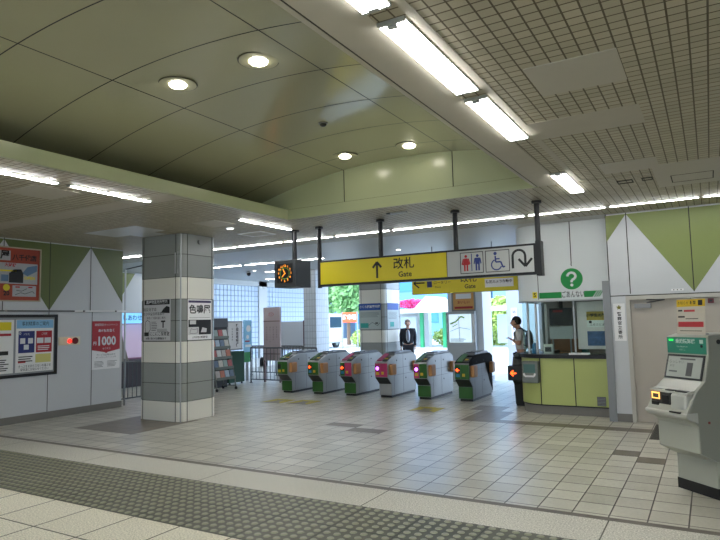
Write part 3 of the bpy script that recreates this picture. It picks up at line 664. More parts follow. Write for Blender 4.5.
bm = N(); F.text(bm, '色鳴尾', .30, .54, .17, bold=.004, sx=1.05); F.rect(bm, .02, .58, .09, .36); F.text(bm, '八千代市大和田新田', .30, .04, .042, bold=.001); F.rect(bm, .04, .56, .395, .40)
obj('print', bm, ink, t)
F2 = Face((-8.0735, 7.70, 1.43), '+x'); bm = N(); F2.rect(bm, .02, .27, .09, .23); F2.poly(bm, [(.32, .13), (.46, .13), (.47, .20), (.36, .22)]); F2.rect(bm, .05, .2, .28, .35); obj('picture', bm, mat('poster_grey'), t)
F3 = Face((-8.071, 7.70, 1.43), '+x'); bm = N(); F3.stroke(bm, [(.05, .12), (.08, .2), (.15, .18), (.24, .2), (.23, .12), (.14, .11), (.05, .12)], .006); obj('map_print', bm, dgrey, t)
# far pillar notices
t, F = poster('notice', 'blue headed notice on the front of the pillar beyond the gates', (-9.09, 15.5, 1.45), '-y', .74, .76, base=mat('notice_pale', '#aab6b4', .5), cat='notice')
bm = N(); F.rect(bm, 0, .74, .56, .76); obj('blue_band', bm, mat('blue_head', '#1f4d9c', .5), t)
F2 = Face((-9.09, 15.489, 1.45), '-y'); bm = N(); F2.text(bm, 'さくら施設案内図', .37, .66, .088, bold=.002); obj('white_print', bm, mat('print_white'), t)
bm = N(); lines(F, bm, .05, .7, .36, .52, 5, .25); F.rect(bm, .55, .64, .15, .2); F.stroke(bm, [(.3, .1), (.45, .2), (.62, .1), (.7, .18)], .012); obj('print', bm, dgrey, t)
bm = N(); F.rect(bm, .05, .32, .04, .18); obj('teal_panel', bm, mat('teal', '#2d9a90', .5), t)
t, F = poster('notice', 'blue headed notice on the right side of the pillar beyond the gates', (-8.22, 15.66, 1.45), '+x', .72, .76, base=mat('notice_pale'), cat='notice')
bm = N(); F.rect(bm, 0, .72, .56, .76); obj('blue_band', bm, mat('blue_head'), t)
bm = N(); lines(F, bm, .05, .68, .3, .52, 6, .25); obj('print', bm, dgrey, t)
bm = N(); F.rect(bm, .15, .4, .06, .2); obj('teal_panel', bm, mat('teal'), t)
# map board and poster on the exit column
t = thing('area_map', 'lit area map in a grey stand before the exit column', 'map board', (-5.85, 15.4, 0))
obj('cabinet', B((-6.26, -5.44, 15.38, 15.53, 0, 1.89)), mat('map_grey', '#b7bcc0', .4), t, bevel=.01)
F = Face((-6.18, 15.38, 1.06), '-y'); bm = N(); F.rect(bm, 0, .64, 0, .76, 0, .006); obj('map_panel', bm, mat('map_glow', '#c4dbe6', emit=.55), t)
F2 = Face((-6.18, 15.374, 1.06), '-y'); bm = N(); F2.stroke(bm, [(.04, .5), (.2, .56), (.35, .70), (.45, .66)], .04); F2.stroke(bm, [(.1, .42), (.25, .5)], .02); obj('green_area', bm, mat('map_green', '#8fc46a', .5), t)
bm = N(); F2.stroke(bm, [(.03, .3), (.3, .4), (.6, .35)], .012); F2.stroke(bm, [(.3, .03), (.28, .72)], .012); lines(F2, bm, .03, .5, .02, .12, 4, .4); obj('streets', bm, mat('street', '#8aa0c0', .5), t)
bm = N(); F.rect(bm, .66, .73, .0, .76, 0, .006); obj('legend', bm, paper, t)
t, F = poster('poster', 'orange and yellow poster above the area map beyond the gates', (-6.10, 15.545, 1.94), '-y', .60, .50, (grey, .04, .02), mat('poster_orange', '#d8a05a', .5))
bm = N(); F.rect(bm, .08, .52, .30, .44); obj('white_panel', bm, paper, t); bm = N(); F.text(bm, 'おいしい', .3, .2, .09, bold=.002); F.rect(bm, .04, .56, .03, .09); obj('red_print', bm, red, t)
t, F = poster('plate', 'narrow upright name plate on the outer wall left of the queueing person', (-5.50, 18.99, .84), '-y', .19, 1.16, cat='sign plate')
bm = N(); F.text(bm, '勝田台駅東口', .095, 1.02, .14, vertical=True, step=.175); obj('lettering', bm, navy, t)
# police plate by the door
t, F = poster('name_plate', 'upright white plate with gold crest and black characters beside the staff door', (-1.355, DY, 1.285), '-y', .175, .60, cat='sign plate', d=.01)
bm = N(); F.text(bm, '警察官立寄所', .0875, .425, .066, bold=.0012, vertical=True, step=.073); obj('lettering', bm, ink, t)
bm = N(); F.poly(bm, [(.0875 + (.042 if k % 2 == 0 else .022) * math.sin(R(36 * k)), .535 + (.042 if k % 2 == 0 else .022) * math.cos(R(36 * k))) for k in range(10)], 0, .004); obj('crest', bm, mat('crest_gold', '#7d7a35', .4), t)
t, F = poster('switch_strip', 'small white strip with three dots above the staff door', (-.50, DY - .006, 2.055), '-y', .17, .03, cat='strip', d=.012)
bm = N()
for u in (.035, .085, .135): F.disc(bm, u, .015, .008)
obj('dots', bm, ink, t)
t = thing('alarm_box', 'small dark red box at the top right of the staff door frame', 'alarm', (.04, DY, 1.88))
obj('case', B((-.02, .06, DY + .02, DY + .05, 1.85, 1.92)), mat('deep_red'), t, bevel=.004); obj('label', B((0, .04, DY + .016, DY + .02, 1.87, 1.90)), black, t)

# guidance sign on the booth header
t = thing('guidance_sign', 'green question mark and stripe sign over the booth window', 'sign', (-2.04, BY, 2.1))
F = Face((0, BY, 0), '-y')
bm = N(); F.disc(bm, -2.045, 2.345, .185, 0, .004, n=48); F.rect(bm, -2.61, -2.225, 2.02, 2.125, 0, .004); F.poly(bm, [(-1.85, 2.02), (-1.715, 2.02), (-1.64, 2.125), (-1.85, 2.125)], 0, .004)
for k in range(3): F.poly(bm, [(-1.695 + .035 * k, 2.02), (-1.678 + .035 * k, 2.02), (-1.603 + .035 * k, 2.125), (-1.62 + .035 * k, 2.125)], 0, .004)
obj('green_print', bm, sgreen, t)
F2 = Face((0, BY - .004, 0), '-y'); bm = N(); F2.stroke(bm, [(-2.045 + .068 * math.cos(R(a)), 2.392 + .062 * math.sin(R(a))) for a in range(180, -50, -15)] + [(-2.045, 2.322), (-2.045, 2.285)], .042); F2.disc(bm, -2.045, 2.238, .026); obj('question_mark', bm, mat('print_white'), t)
bm = N(); F.text(bm, 'ごあんない', -2.035, 2.07, .125, bold=.001, sx=.62); obj('lettering', bm, ink, t)
bm = N(); F.rect(bm, -2.73, -2.65, 2.03, 2.14, 0, .004)
obj('yellow_badge', bm, yellow, t)
bm = N(); F2.text(bm, 'S', -2.69, 2.085, .10, bold=.003); obj('badge_letter', bm, ink, t)
bm = N(); cyl(bm, (-2.04, BY - .03, 2.60), .012, .03, 'y', 10); obj('hook', bm, grey, t)

strip_lamp(-2.7, -1.5, 12.2, 12.28, 'added lamp inside the booth, lighting what stands in it', 'added office lamp')  # ceiling lamp added to brighten the booth contents
# things in and on the booth
t, F = poster('poster', 'large pale sheet behind the booth glass carrying a map poster', (-2.03, 11.05, 1.12), '-y', .62, .83, base=mat('sheet_pink', '#e2d8d9', .6), cat='poster', d=.01)
F = Face((-2.03, 11.039, 1.12), '-y')
bm = N(); F.rect(bm, .16, .60, .50, .65); obj('yellow_band', bm, mat('ochre', '#b79a35', .5), t)
bm = N(); F.rect(bm, .16, .60, .38, .50); obj('white_panel', bm, paper, t)
bm = N(); F.rect(bm, .16, .60, .06, .31); obj('map_picture', bm, mat('map_blue', '#3c5d8e', .5, noise=.8, nscale=18), t)
F2 = Face((-2.03, 11.0365, 1.12), '-y'); bm = N(); F2.text(bm, '小学生の皆さま', .38, .58, .065, bold=.002); F2.text(bm, 'ふるさとまつり', .38, .42, .05); F2.disc(bm, .22, .47, .025); obj('print', bm, ink, t)
t = thing('monitor', 'dark monitor hanging inside the booth window', 'monitor', (-2.3, 11.9, 1.7))
obj('screen', B((-2.70, -2.27, 11.9, 11.95, 1.53, 1.86)), mat('screen_dark', '#2a2226', .3), t, bevel=.006); obj('bracket', B((-2.52, -2.46, 11.95, 12.0, 1.6, 2.3)), black, t)
bm = N(); Face((-2.65, 11.9, 1.53), '-y').rect(bm, .02, .20, .25, .29); obj('red_print', bm, red, t)
t = thing('whiteboard', 'blank white board inside the booth below the monitor', 'board', (-2.5, 11.8, 1.3)); obj('board', B((-2.70, -2.27, 11.85, 11.87, 1.27, 1.51)), mat('blank_white', '#c9ced0', .4), t)
obj('stand_leg', B((-2.66, -2.63, 11.86, 11.88, 0.01, 1.27), (-2.33, -2.30, 11.86, 11.88, 0.01, 1.27)), grey, t)
t = thing('cabinet', 'brown wooden pigeonhole cabinet inside the booth', 'cabinet', (-2.4, 12.6, 0.01))
wood = mat('wood', '#8a5a33', .5, noise=.15, nscale=12)
obj('body', B((-2.80, -2.25, 12.4, 12.7, .01, 1.25)), wood, t)
bm = N()
for k in range(4): box(bm, -2.78, -2.27, 12.395, 12.4, .25 + .25 * k, .262 + .25 * k)
obj('drawer_gap', bm, seam, t)
t = thing('binder_row', 'teal folder standing beside the brown cabinet in the booth', 'folder', (-2.18, 12.4, 1.0)); obj('cover', B((-2.22, -2.12, 12.4, 12.65, .01, 1.24)), mat('teal_dark', '#2b6f6b', .5), t)
obj('spine_label', B((-2.20, -2.14, 12.396, 12.4, 1.05, 1.18)), paper, t)
t = thing('card_terminal', 'small white terminal with dark screen on the booth counter', 'terminal', (-2.55, 10.95, 1.035))
obj('housing', B((-2.60, -2.44, 10.90, 10.98, 1.035, 1.21)), mat('white_plastic', '#c7cac9', .35), t, bevel=.01); obj('screen', B((-2.575, -2.465, 10.894, 10.9, 1.08, 1.16)), charcoal, t)
obj('foot', B((-2.61, -2.43, 10.88, 11.02, 1.035, 1.05)), lgrey, t)
t = thing('tray', 'low white tray on the booth counter under the map sheet', 'tray', (-2.0, 10.88, 1.035)); obj('dish', B((-2.14, -1.84, 10.80, 10.95, 1.035, 1.05)), paper, t, bevel=.004); obj('rim', B((-2.15, -1.83, 10.79, 10.80, 1.035, 1.065), (-2.15, -1.83, 10.95, 10.96, 1.035, 1.065)), paper, t)
t = thing('dispenser_bottle', 'blue bottle at the left end of the booth counter', 'bottle', (-2.77, 11.1, 1.035))
bm = N(); cyl(bm, (-2.80, 11.1, 1.035), .055, .16, 'z', 16); cyl(bm, (-2.80, 11.1, 1.195), .055, .03, 'z', 16, r2=.02); obj('body', bm, mat('bottle_blue', '#2f77a5', .3), t, smooth=False)
bm = N(); rod(bm, (-2.80, 11.1, 1.22), (-2.80, 11.1, 1.27), .008); rod(bm, (-2.80, 11.1, 1.27), (-2.80, 11.04, 1.27), .008); obj('pump', bm, paper, t)
t = thing('hanging_blind', 'gathered pale curtain behind the left booth glass', 'curtain', (-2.8, 11.35, 1.05))
bm = N()
pts = [(-2.78 + .10 * k / 10 + .0, 11.40 + .028 * (k % 2)) for k in range(11)]
for a, b in zip(pts, pts[1:]): prism(bm, [a, b, (b[0], b[1] + .006), (a[0], a[1] + .006)], 'z', 1.06, 1.95)
obj('cloth', bm, mat('curtain_grey', '#9aa5a8', .7), t); obj('curtain_rail', B((-2.80, -2.66, 11.39, 11.44, 1.95, 1.965)), steel, t)
t = thing('leaflet_dispenser', 'grey metal box with a window on the curved front of the booth counter', 'box', (-2.82, 10.78, .53))
obj('case', B((-2.95, -2.67, 10.70, 10.90, .54, .92)), mat('box_metal', '#6e736f', .35, .5), t, bevel=.01)
obj('window_pane', B((-2.92, -2.72, 10.694, 10.70, .72, .87)), mat('teal_glass', '#4a6f6c', .1), t)
bm = N(); Face((-2.82, 10.70, .68), '-y').stroke(bm, [(-.10, .03), (-.08, -.02), (.08, -.02), (.10, .03)], .03, 0, .02); obj('handle', bm, paper, t)
t = thing('vent_grille', 'small louvred vent at the lower right of the lime counter', 'vent', (-1.67, BY, .2)); bm = N()
for k in range(6): box(bm, -1.73, -1.60, BY - .008, BY, .19 + .024 * k, .204 + .024 * k)
obj('louvre', bm, grey, t); obj('backing', B((-1.735, -1.595, BY - .003, BY, .18, .335)), dgrey, t)

# ------------------------------------------------------------------ ticket gates
gsilver = mat('gate_silver', '#a0a3a2', .35, .35, noise=.03, nscale=10); gmetal2 = mat('gate_top', '#5d6062', .35, .3)
ggreen = mat('gate_green', '#265a1b', .4); gpink = mat('gate_pink', '#b02c62', .4); gtan = mat('gate_flap', '#b5814e', .5)
gblack = mat('gate_black', '#2b2e2c', .3, .2); gyel = mat('gate_yellow', '#c9a92a', .5); gblue = mat('gate_blue', '#2b7aa0', .5)
glow_o = mat('arrow_glow', '#ff4a18', emit=3.0); glow_p = mat('purple_glow', '#c05cff', emit=3.2)
def gate(x, y, label, left, right, lower, light, body=None, rearflap=False, W=.31, grp='automatic ticket gates in a row'):
    """x = right side of the machine, y = its front; local coordinates"""
    body = body or gsilver
    t = thing('ticket_gate', label, 'ticket gate', (x, y, 0), 0, grp, world=False)
    prof = [(0.03, .05), (1.30, .05), (1.30, .62), (1.36, .74), (1.34, .86), (1.18, .93), (.28, .93), (.02, .86), (-.12, .80), (-.15, .76), (-.15, .46), (.03, .31)]
    bm = N(); prism(bm, prof, 'x', -W, 0); obj('body', bm, body, t, bevel=.012)
    obj('plinth', B((-W + .02, -.02, .06, 1.27, 0, .05)), black, t)
    e = .006
    def front(bm, u0, u1, z0, z1, d=0.):   # on the upright front face
        box(bm, -W + u0, -W + u1, -.15 - e - d, -.15 - d, z0, z1)
    bm = N(); front(bm, .005, .125, .47, .76); obj('front_left_panel', bm, left, t)
    bm = N(); front(bm, .13, W - .005, .47, .76); obj('front_right_panel', bm, right, t)
    bm = N(); prism(bm, [(-.152, .45), (-.158, .455), (.022, .30), (.03, .305)], 'x', -W + .005, -.005); obj('undercut_panel', bm, gblack, t)
    bm = B((-W + .005, -.005, .022, .03, .06, .29)); obj('lower_front_panel', bm, lower, t)
    bm = B((-W + .02, -W + .115, -.164, -.157, .60, .70)); dsp = obj('direction_display', bm, black, t)
    F = Face((-W + .0675, -.164, .65), '-y')
    if light == 'arrow':
        bm = N(); F.stroke(bm, [(-.032, 0), (.035, 0)], .016); F.stroke(bm, [(0, .032), (-.034, 0), (0, -.032)], .016); obj('arrow', bm, glow_o, dsp)
    elif light == 'purple':
        bm = N(); F.disc(bm, 0, 0, .038, 0, .004); obj('round_light', bm, glow_p, dsp)
    bm = B((-W + .03, -W + .105, -.16, -.157, .51, .57)); obj('blue_sticker' if light == 'arrow' else 'yellow_sticker', bm, gblue if light == 'arrow' else gyel, t)
    bm = B((-W + .16, -W + .22, -.16, -.157, .52, .58)); obj('yellow_mark', bm, gyel, t)
    # ticket mouth and reader on the sloping nose
    bm = N(); prism(bm, [(-.11, .807), (.27, .932), (.27, .955), (-.11, .83)], 'x', -W + .03, -W + .15); obj('card_reader', bm, right if right is not gsilver else gmetal2, t, bevel=.006)
    bm = N(); prism(bm, [(-.12, .802), (.10, .885), (.10, .90), (-.12, .82)], 'x', -W + .17, -.02); sl = obj('ticket_slot_hood', bm, gblack, t, bevel=.004)
    bm = N(); prism(bm, [(-.05, .848), (0.0, .868), (0.0, .872), (-.05, .852)], 'x', -W + .19, -.05); obj('slot', bm, gyel, sl)
    bm = N(); prism(bm, [(.22, .93), (1.22, .93), (1.12, .985), (.85, 1.0), (.62, .965), (.34, .975)], 'x', -W + .03, -.03); obj('top_cover', bm, gmetal2, t, bevel=.01)
    obj('display', B((-W + .06, -.06, .40, .58, .968, .985)), black, t)
    bm = N(); box(bm, 0, .085, -.10, .14, .50, .74); fl = obj('flap', bm, gtan, t, bevel=.025)
    bm = N(); box(bm, 0, .085, 1.10, 1.30, .50, .74); obj('flap', bm, gtan, t, bevel=.025)
    bm = N(); box(bm, 0, .002, .30, 1.29, .625, .631); box(bm, 0, .002, .17, 1.29, .475, .481); box(bm, 0, .002, .62, .626, .07, .92); box(bm, 0, .002, .16, .165, .07, .48)
    obj('panel_joint', bm, dgrey, t)
    bm = N()
    for yy, zz in ((.75, .80), (.75, .38), (.30, .80)): cyl(bm, (0, yy, zz), .018, .004, 'x', 12)
    obj('sensors', bm, black, t)
    return t
GX = [-8.85, -7.96, -7.06, -6.15, -5.21, -4.29]
gate(GX[0], 11.78, 'green fronted ticket gate, leftmost, next to the fence', ggreen, ggreen, ggreen, None)
gate(GX[1], 11.80, 'all green fronted ticket gate with orange arrow, second from left', ggreen, ggreen, ggreen, 'arrow')
gate(GX[2], 11.80, 'ticket gate with orange arrow and a pink right panel, third from left', ggreen, gpink, ggreen, 'arrow')
gate(GX[3], 11.80, 'ticket gate with all pink front, silver base and purple light', gpink, gpink, gsilver, 'purple')
gate(GX[4], 11.80, 'ticket gate with purple light and a green right panel, fifth from left', gpink, ggreen, ggreen, 'purple')
g6 = gate(GX[5], 11.82, 'black and silver ticket gate with orange arrow, rightmost of the main row', ggreen, ggreen, ggreen, 'arrow', body=mat('gate_silver_dark', '#666a6a', .4, .3))
bm = N(); prism(bm, [(-.15, .74), (-.12, .805), (.02, .866), (.28, .937), (1.18, .937), (1.345, .866), (1.365, .74), (1.306, .62), (1.306, .1), (1.12, .3), (.86, .74)], 'x', -.314, .004); obj('black_cover', bm, mat('cover_black', '#161817', .85, spec=.15), g6)
# half gate at the booth
t = thing('ticket_gate', 'slim black half gate with orange arrow against the booth counter', 'ticket gate', (-3.25, 11.5, 0), world=False)
bm = N(); prism(bm, [(.12, .03), (.9, .03), (.95, .8), (.8, .95), (.05, .95), (-.02, .80), (-.06, .76), (-.06, .50), (.05, .42)], 'x', -.10, .10); obj('body', bm, gblack, t, bevel=.01)
bm = N(); box(bm, -.17, .11, -.10, .02, .50, .78); bx_ = obj('display_box', bm, black, t, bevel=.01)
F = Face((-.06, -.10, .64), '-y'); bm = N(); F.stroke(bm, [(-.05, 0), (.055, 0)], .024, 0, .004); F.stroke(bm, [(0, .05), (-.052, 0), (0, -.05)], .024, 0, .004); obj('arrow', bm, glow_o, bx_)
bm = N(); ball(bm, (0, .05, .96), .075, (1, 1.2, .7)); obj('card_reader', bm, charcoal, t, smooth=True); obj('plinth', B((-.09, .09, .14, .88, 0, .03)), black, t)

# yellow markers on the floor
for (x, y, lb) in ((-8.25, 10.5, 'yellow guidance marker on the floor by the pillar side gates'), (-7.6, 10.55, 'yellow guidance marker on the floor before the second gate'), (-4.75, 10.55, 'yellow guidance marker on the floor before the black gate')):
    t = thing('floor_marker', lb, 'floor sticker', (x, y, 0)); F = Face((x, y, .0005), 'z'); bm = N(); F.rect(bm, -.27, .27, -.30, .30, 0, .001); obj('sheet', bm, mat('floor_grey', '#7d7a70', .4), t)
    F = Face((x, y, .0015), 'z'); bm = N()
    for s in (-1, 1): F.poly(bm, [(s * .26, -.29), (s * .26, .29), (s * .10, .10), (s * .10, -.10)] if s > 0 else [(-.26, -.29), (-.10, -.10), (-.10, .10), (-.26, .29)], 0, .001)
    F.poly(bm, [(-.26, .29), (-.08, .12), (.08, .12), (.26, .29)], 0, .001)
    obj('yellow_print', bm, mat('floor_yellow', '#b9a92f', .5), t)

# ------------------------------------------------------------------ fences, racks and boards on the left
fence_m = mat('fence_metal', '#565b60', .4, .3)
def fence(label, p, q, h, gap=.12, zb=.1):
    p, q = Vector(p + (0,)), Vector(q + (0,)); d = q - p; L = d.length
    t = thing('railing', label, 'railing', (p.x, p.y, 0)); u = d / L
    bm = N(); rod(bm, p + Vector((0, 0, h)), q + Vector((0, 0, h)), .022); rod(bm, p + Vector((0, 0, zb)), q + Vector((0, 0, zb)), .015); obj('rail', bm, fence_m, t)
    k = gap / 2
    bm = N()
    while k < L:
        a = p + u * k; rod(bm, a + Vector((0, 0, zb)), a + Vector((0, 0, h)), .009, 6); k += gap
    b_ = obj('bars', bm, fence_m, t)
    n = max(1, round(L / 1.3))
    for i in range(n + 1):
        a = p + u * (L * i / n); bm = N(); rod(bm, a, a + Vector((0, 0, h)), .022, 10); cyl(bm, (a.x, a.y, 0), .05, .012, 'z', 14); obj('post', bm, fence_m, t)
fence('grey railing between the left wall and the banded pillar', (-11.35, 8.75), (-11.35, 11.1), .90)
fence('grey railing from the sign boards to the leftmost gate', (-11.55, 13.45), (-9.25, 13.45), 1.0, .13)
fence('grey railing before the glass blocks behind the gates', (-13.3, 15.5), (-11.2, 15.5), .95, .12)
# brochure rack
t = thing('brochure_rack', 'slanted rack of leaflets behind the banded pillar', 'rack', (-10.9, 11.7, 0))
rm = mat('rack_metal', '#6e7369', .4, .3)
bm = N()
for y in (11.28, 11.98):
    rod(bm, (-10.80, y, .08), (-11.12, y, 1.52), .016); rod(bm, (-11.25, y, .08), (-11.14, y, 1.50), .014); rod(bm, (-10.80, y, .10), (-11.25, y, .10), .014)
obj('frame', bm, rm, t)
for y in (11.28, 11.98):
    for x in (-10.80, -11.25): bm = N(); cyl(bm, (x, y - .012, .04), .04, .024, 'y', 14); obj('castor', bm, black, t)
bm = N(); tilt = []
for k in range(5):
    z = .30 + .26 * k; xx = -10.80 - (z - .08) * .32 / 1.44
    box(bm, xx - .05, xx + .05, 11.29, 11.97, z - .02, z); box(bm, xx + .04, xx + .05, 11.29, 11.97, z, z + .05)
obj('shelf', bm, rm, t)
cols = ['#b8b0a8', '#c07a62', '#a9b7c4', '#6b7a8c', '#c9c4b8', '#94a39a', '#b25f5a', '#d2d2cc']
n_ = 0
for k in range(5):
    z = .30 + .26 * k; xx = -10.80 - (z - .08) * .32 / 1.44
    for j in range(4):
        y = 11.31 + j * .168; bm = N(); prism(bm, [(xx - .0, z), (xx + .018, z), (xx - .032, z + .21), (xx - .05, z + .21)], 'y', y, y + .145)
        o = obj('leaflet_stack', bm, mat('leaflet_%d' % ((k * 3 + j) % 8), cols[(k * 3 + j) % 8], .5, noise=.25, nscale=25))
        tag(o, 'leaflet stack on the slanted rack, ' + ('lowest', 'second', 'middle', 'fourth', 'top')[k] + ' shelf, ' + ('leftmost', 'second from left', 'third from left', 'rightmost')[j], 'leaflets', 'leaflets in the brochure rack')
t = thing('kiosk_cabinet', 'tall dark box standing behind the leaflet rack', 'cabinet', (-11.6, 11.8, 0))
obj('body', B((-11.95, -11.45, 11.35, 12.35, 0, 1.62)), charcoal, t); obj('top_box', B((-11.97, -11.43, 11.33, 12.37, 1.62, 1.86)), mat('kiosk_top', '#55585c', .5), t, bevel=.01)
obj('recess', B((-11.45, -11.445, 11.7, 11.95, 1.2, 1.6)), black, t)
t = thing('sign_stand', 'green stand with a white poster head of upright characters', 'sign stand', (-11.75, 13.0, 0))
dg_ = mat('stand_green', '#1f4a38', .5)
obj('base_cabinet', B((-12.0, -11.62, 12.62, 13.25, .06, .92)), dg_, t, bevel=.006)
obj('head', B((-11.80, -11.66, 12.58, 13.22, .96, 1.78)), mat('head_grey', '#9b9d9d', .5), t)
bm = B((-11.66, -11.65, 12.62, 13.16, 1.0, 1.74)); obj('sheet', bm, paper, t)
F = Face((-11.65, 12.62, 1.0), '+x'); bm = N(); F.text(bm, '勝田台宅配便', .36, .64, .105, bold=.004, vertical=True, step=.108); F.text(bm, '忘れ物承所', .16, .55, .06, vertical=True, step=.075); obj('lettering', bm, ink, t)
for y in (12.68, 13.18): bm = N(); cyl(bm, (-11.68, y, .03), .03, .03, 'y', 12); obj('castor', bm, black, t)
t, F = poster('leaflet_board', 'upright blue and green printed panel between the sign boards', (-12.1, 13.75, .55), '+x', .34, 1.25, base=mat('print_blue', '#8cc5e4', .5), d=.03, cat='panel')
bm = N(); F.rect(bm, 0, .34, 0, .30); obj('green_panel', bm, sgreen, t)
bm = N(); F.disc(bm, .2, 1.0, .10); F.disc(bm, .16, .75, .06); F.rect(bm, .05, .3, .45, .52); obj('white_print', bm, paper, t); bm = N(); F.rect(bm, .05, .25, .60, .64); obj('red_print', bm, red, t)
bm = B((-12.1, -12.08, 13.85, 13.95, 0, .55)); obj('leg', bm, grey, t)
t = thing('information_board', 'tall pinkish grey notice board on legs behind the railing', 'notice board', (-10.96, 13.75, 0))
obj('panel', B((-11.28, -10.68, 13.7, 13.76, .62, 2.15)), mat('board_pink', '#a99ea0', .55), t)
obj('leg', B((-11.28, -11.24, 13.7, 13.76, 0, .62)), mat('board_leg', '#6e5a5c', .5), t); obj('leg', B((-10.72, -10.68, 13.7, 13.76, 0, .62)), mat('board_leg'), t)
obj('divider', B((-11.28, -10.68, 13.692, 13.7, 1.74, 1.765), (-11.28, -10.68, 13.692, 13.7, .80, .825)), mat('board_leg'), t)
F = Face((-11.28, 13.7, .62), '-y'); bm = N(); F.stroke(bm, [(.18 + .1 * math.cos(R(30 * k)) + .1, 1.33 + .05 * math.sin(R(30 * k))) for k in range(13)], .012); F.text(bm, '名店会', .30, 1.33, .06); obj('red_print', bm, mat('faded_red', '#9c6468', .5), t)
bm = N(); [F.text(bm, s, .12 + .12 * i, .95, .055, vertical=True, step=.07) for i, s in enumerate(('整形外科医院', '歯科クリニック', '税理士事務所', '美容室案内'))]; obj('lettering', bm, mat('faded_grey', '#6f6a70', .5), t)
t = thing('whiteboard', 'pale blank board with a dark right post before the glass blocks', 'board', (-12.0, 16.0, 0))
obj('panel', B((-12.55, -11.5, 15.98, 16.02, .80, 1.73)), mat('board_pale', '#d3dbe4', .4), t); obj('post', B((-11.50, -11.44, 15.97, 16.03, .0, 1.76)), mat('maroon', '#4b3040', .5), t); obj('post', B((-12.58, -12.54, 15.97, 16.03, .0, 1.76)), mat('maroon'), t)
bm = N(); ball(bm, (-11.47, 16.0, .80), .10, (.8, .8, 1.5)); obj('weight_bag', bm, charcoal, t, smooth=True)
# little shop at far left
t = thing('shop_front', 'small stall with a lit blue header sign behind the left railing', 'stall', (-13.9, 10.6, 0))
obj('back_panel', B((-14.6, -14.5, 9.6, 12.6, 0, 2.1)), mat('stall_pink', '#b48aa8', .5), t)
obj('header', B((-14.5, -14.25, 9.6, 12.6, 1.78, 2.08)), mat('header_glow', '#7ec4ee', emit=.5), t)
F = Face((-14.25, 9.6, 1.93), '+x'); bm = N(); [F.text(bm, 'しあわせのパン', .75 + 1.4 * k, 0, .17, bold=.003) for k in range(2)]; obj('lettering', bm, mat('print_blue2', '#2c6bb0', .5), t)
obj('counter', B((-14.5, -14.1, 9.6, 12.6, 0, .75)), mat('stall_dark', '#46424a', .5), t)
obj('light_panel', B((-14.5, -14.46, 11.0, 12.2, .8, 1.75)), mat('stall_glow', '#b8a9c4', emit=.25), t)
t = thing('hanging_robe', 'dark and pale striped cloth hanging in front of the stall', 'cloth', (-13.6, 10.5, 0))
for nm, off, mm in (('dark_cloth', 0, charcoal), ('pale_cloth', .28, mat('robe_pale', '#a9a9a2', .7))):
    bm = N(); n = 14
    top = [(-13.6 + .02 * (k % 2), 10.1 + off + .28 * k / n * .6) for k in range(n + 1)]; bot = [(-13.6 + .05 * (k % 2), 10.05 + off * 1.1 + .5 * k / n) for k in range(n + 1)]
    va = [bm.verts.new((p[0], p[1], 1.72)) for p in top]; vb = [bm.verts.new((p[0], p[1], .75)) for p in bot]
    for k in range(n): bm.faces.new((va[k], va[k + 1], vb[k + 1], vb[k]))
    o = obj(nm, bm, mm, t); md = o.modifiers.new('s', 'SOLIDIFY'); md.thickness = .01
bm = N(); rod(bm, (-13.6, 10.0, 1.74), (-13.6, 10.75, 1.74), .012); rod(bm, (-13.6, 10.0, 0), (-13.6, 10.0, 1.74), .014); rod(bm, (-13.6, 10.75, 0), (-13.6, 10.75, 1.74), .014); obj('rack', bm, steel, t)
t = thing('pole', 'slim white pole at the end of the left wall, ceiling high', 'pole', (-11.05, 8.75, 0))
bm = N(); rod(bm, (-11.05, 8.72, 1.0), (-11.05, 8.72, 2.95), .018); obj('tube', bm, white, t); bm = N(); rod(bm, (-11.05, 8.72, 2.95), (-10.7, 9.6, 3.2), .012); obj('arm', bm, dgrey, t)
bm = N(); rod(bm, (-11.05, 8.72, 0), (-11.05, 8.72, 1.0), .02); obj('foot', bm, grey, t)

# ------------------------------------------------------------------ fare adjustment machine
t = thing('fare_machine', 'pale green grey fare adjustment machine with slanted screen at the right edge', 'ticket machine', (-.372, 6.779, 0), R(-44), world=False)
# local: x to the right across the front, -y towards the user
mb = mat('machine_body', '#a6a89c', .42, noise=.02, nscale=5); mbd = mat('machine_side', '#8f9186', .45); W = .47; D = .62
bm = N(); prism(bm, [(.0, .03), (D - .05, .03), (D - .05, .36), (0, .36)], 'x', .0, W); obj('pedestal', bm, mb, t, bevel=.006)
obj('plinth', B((-.004, W + .004, -.004, D - .04, 0, .10)), black, t)
prof = [(-.0, .335), (-.19, .425), (-.19, .665), (-.21, .70), (-.30, .74), (-.31, .785), (-.19, .985), (-.09, 1.07), (-.025, 1.30), (-.02, 1.475), (.08, 1.50), (D, 1.50), (D, .335)]
bm = N(); prism(bm, prof, 'x', -.01, W + .01); obj('cabinet', bm, mb, t, bevel=.006)
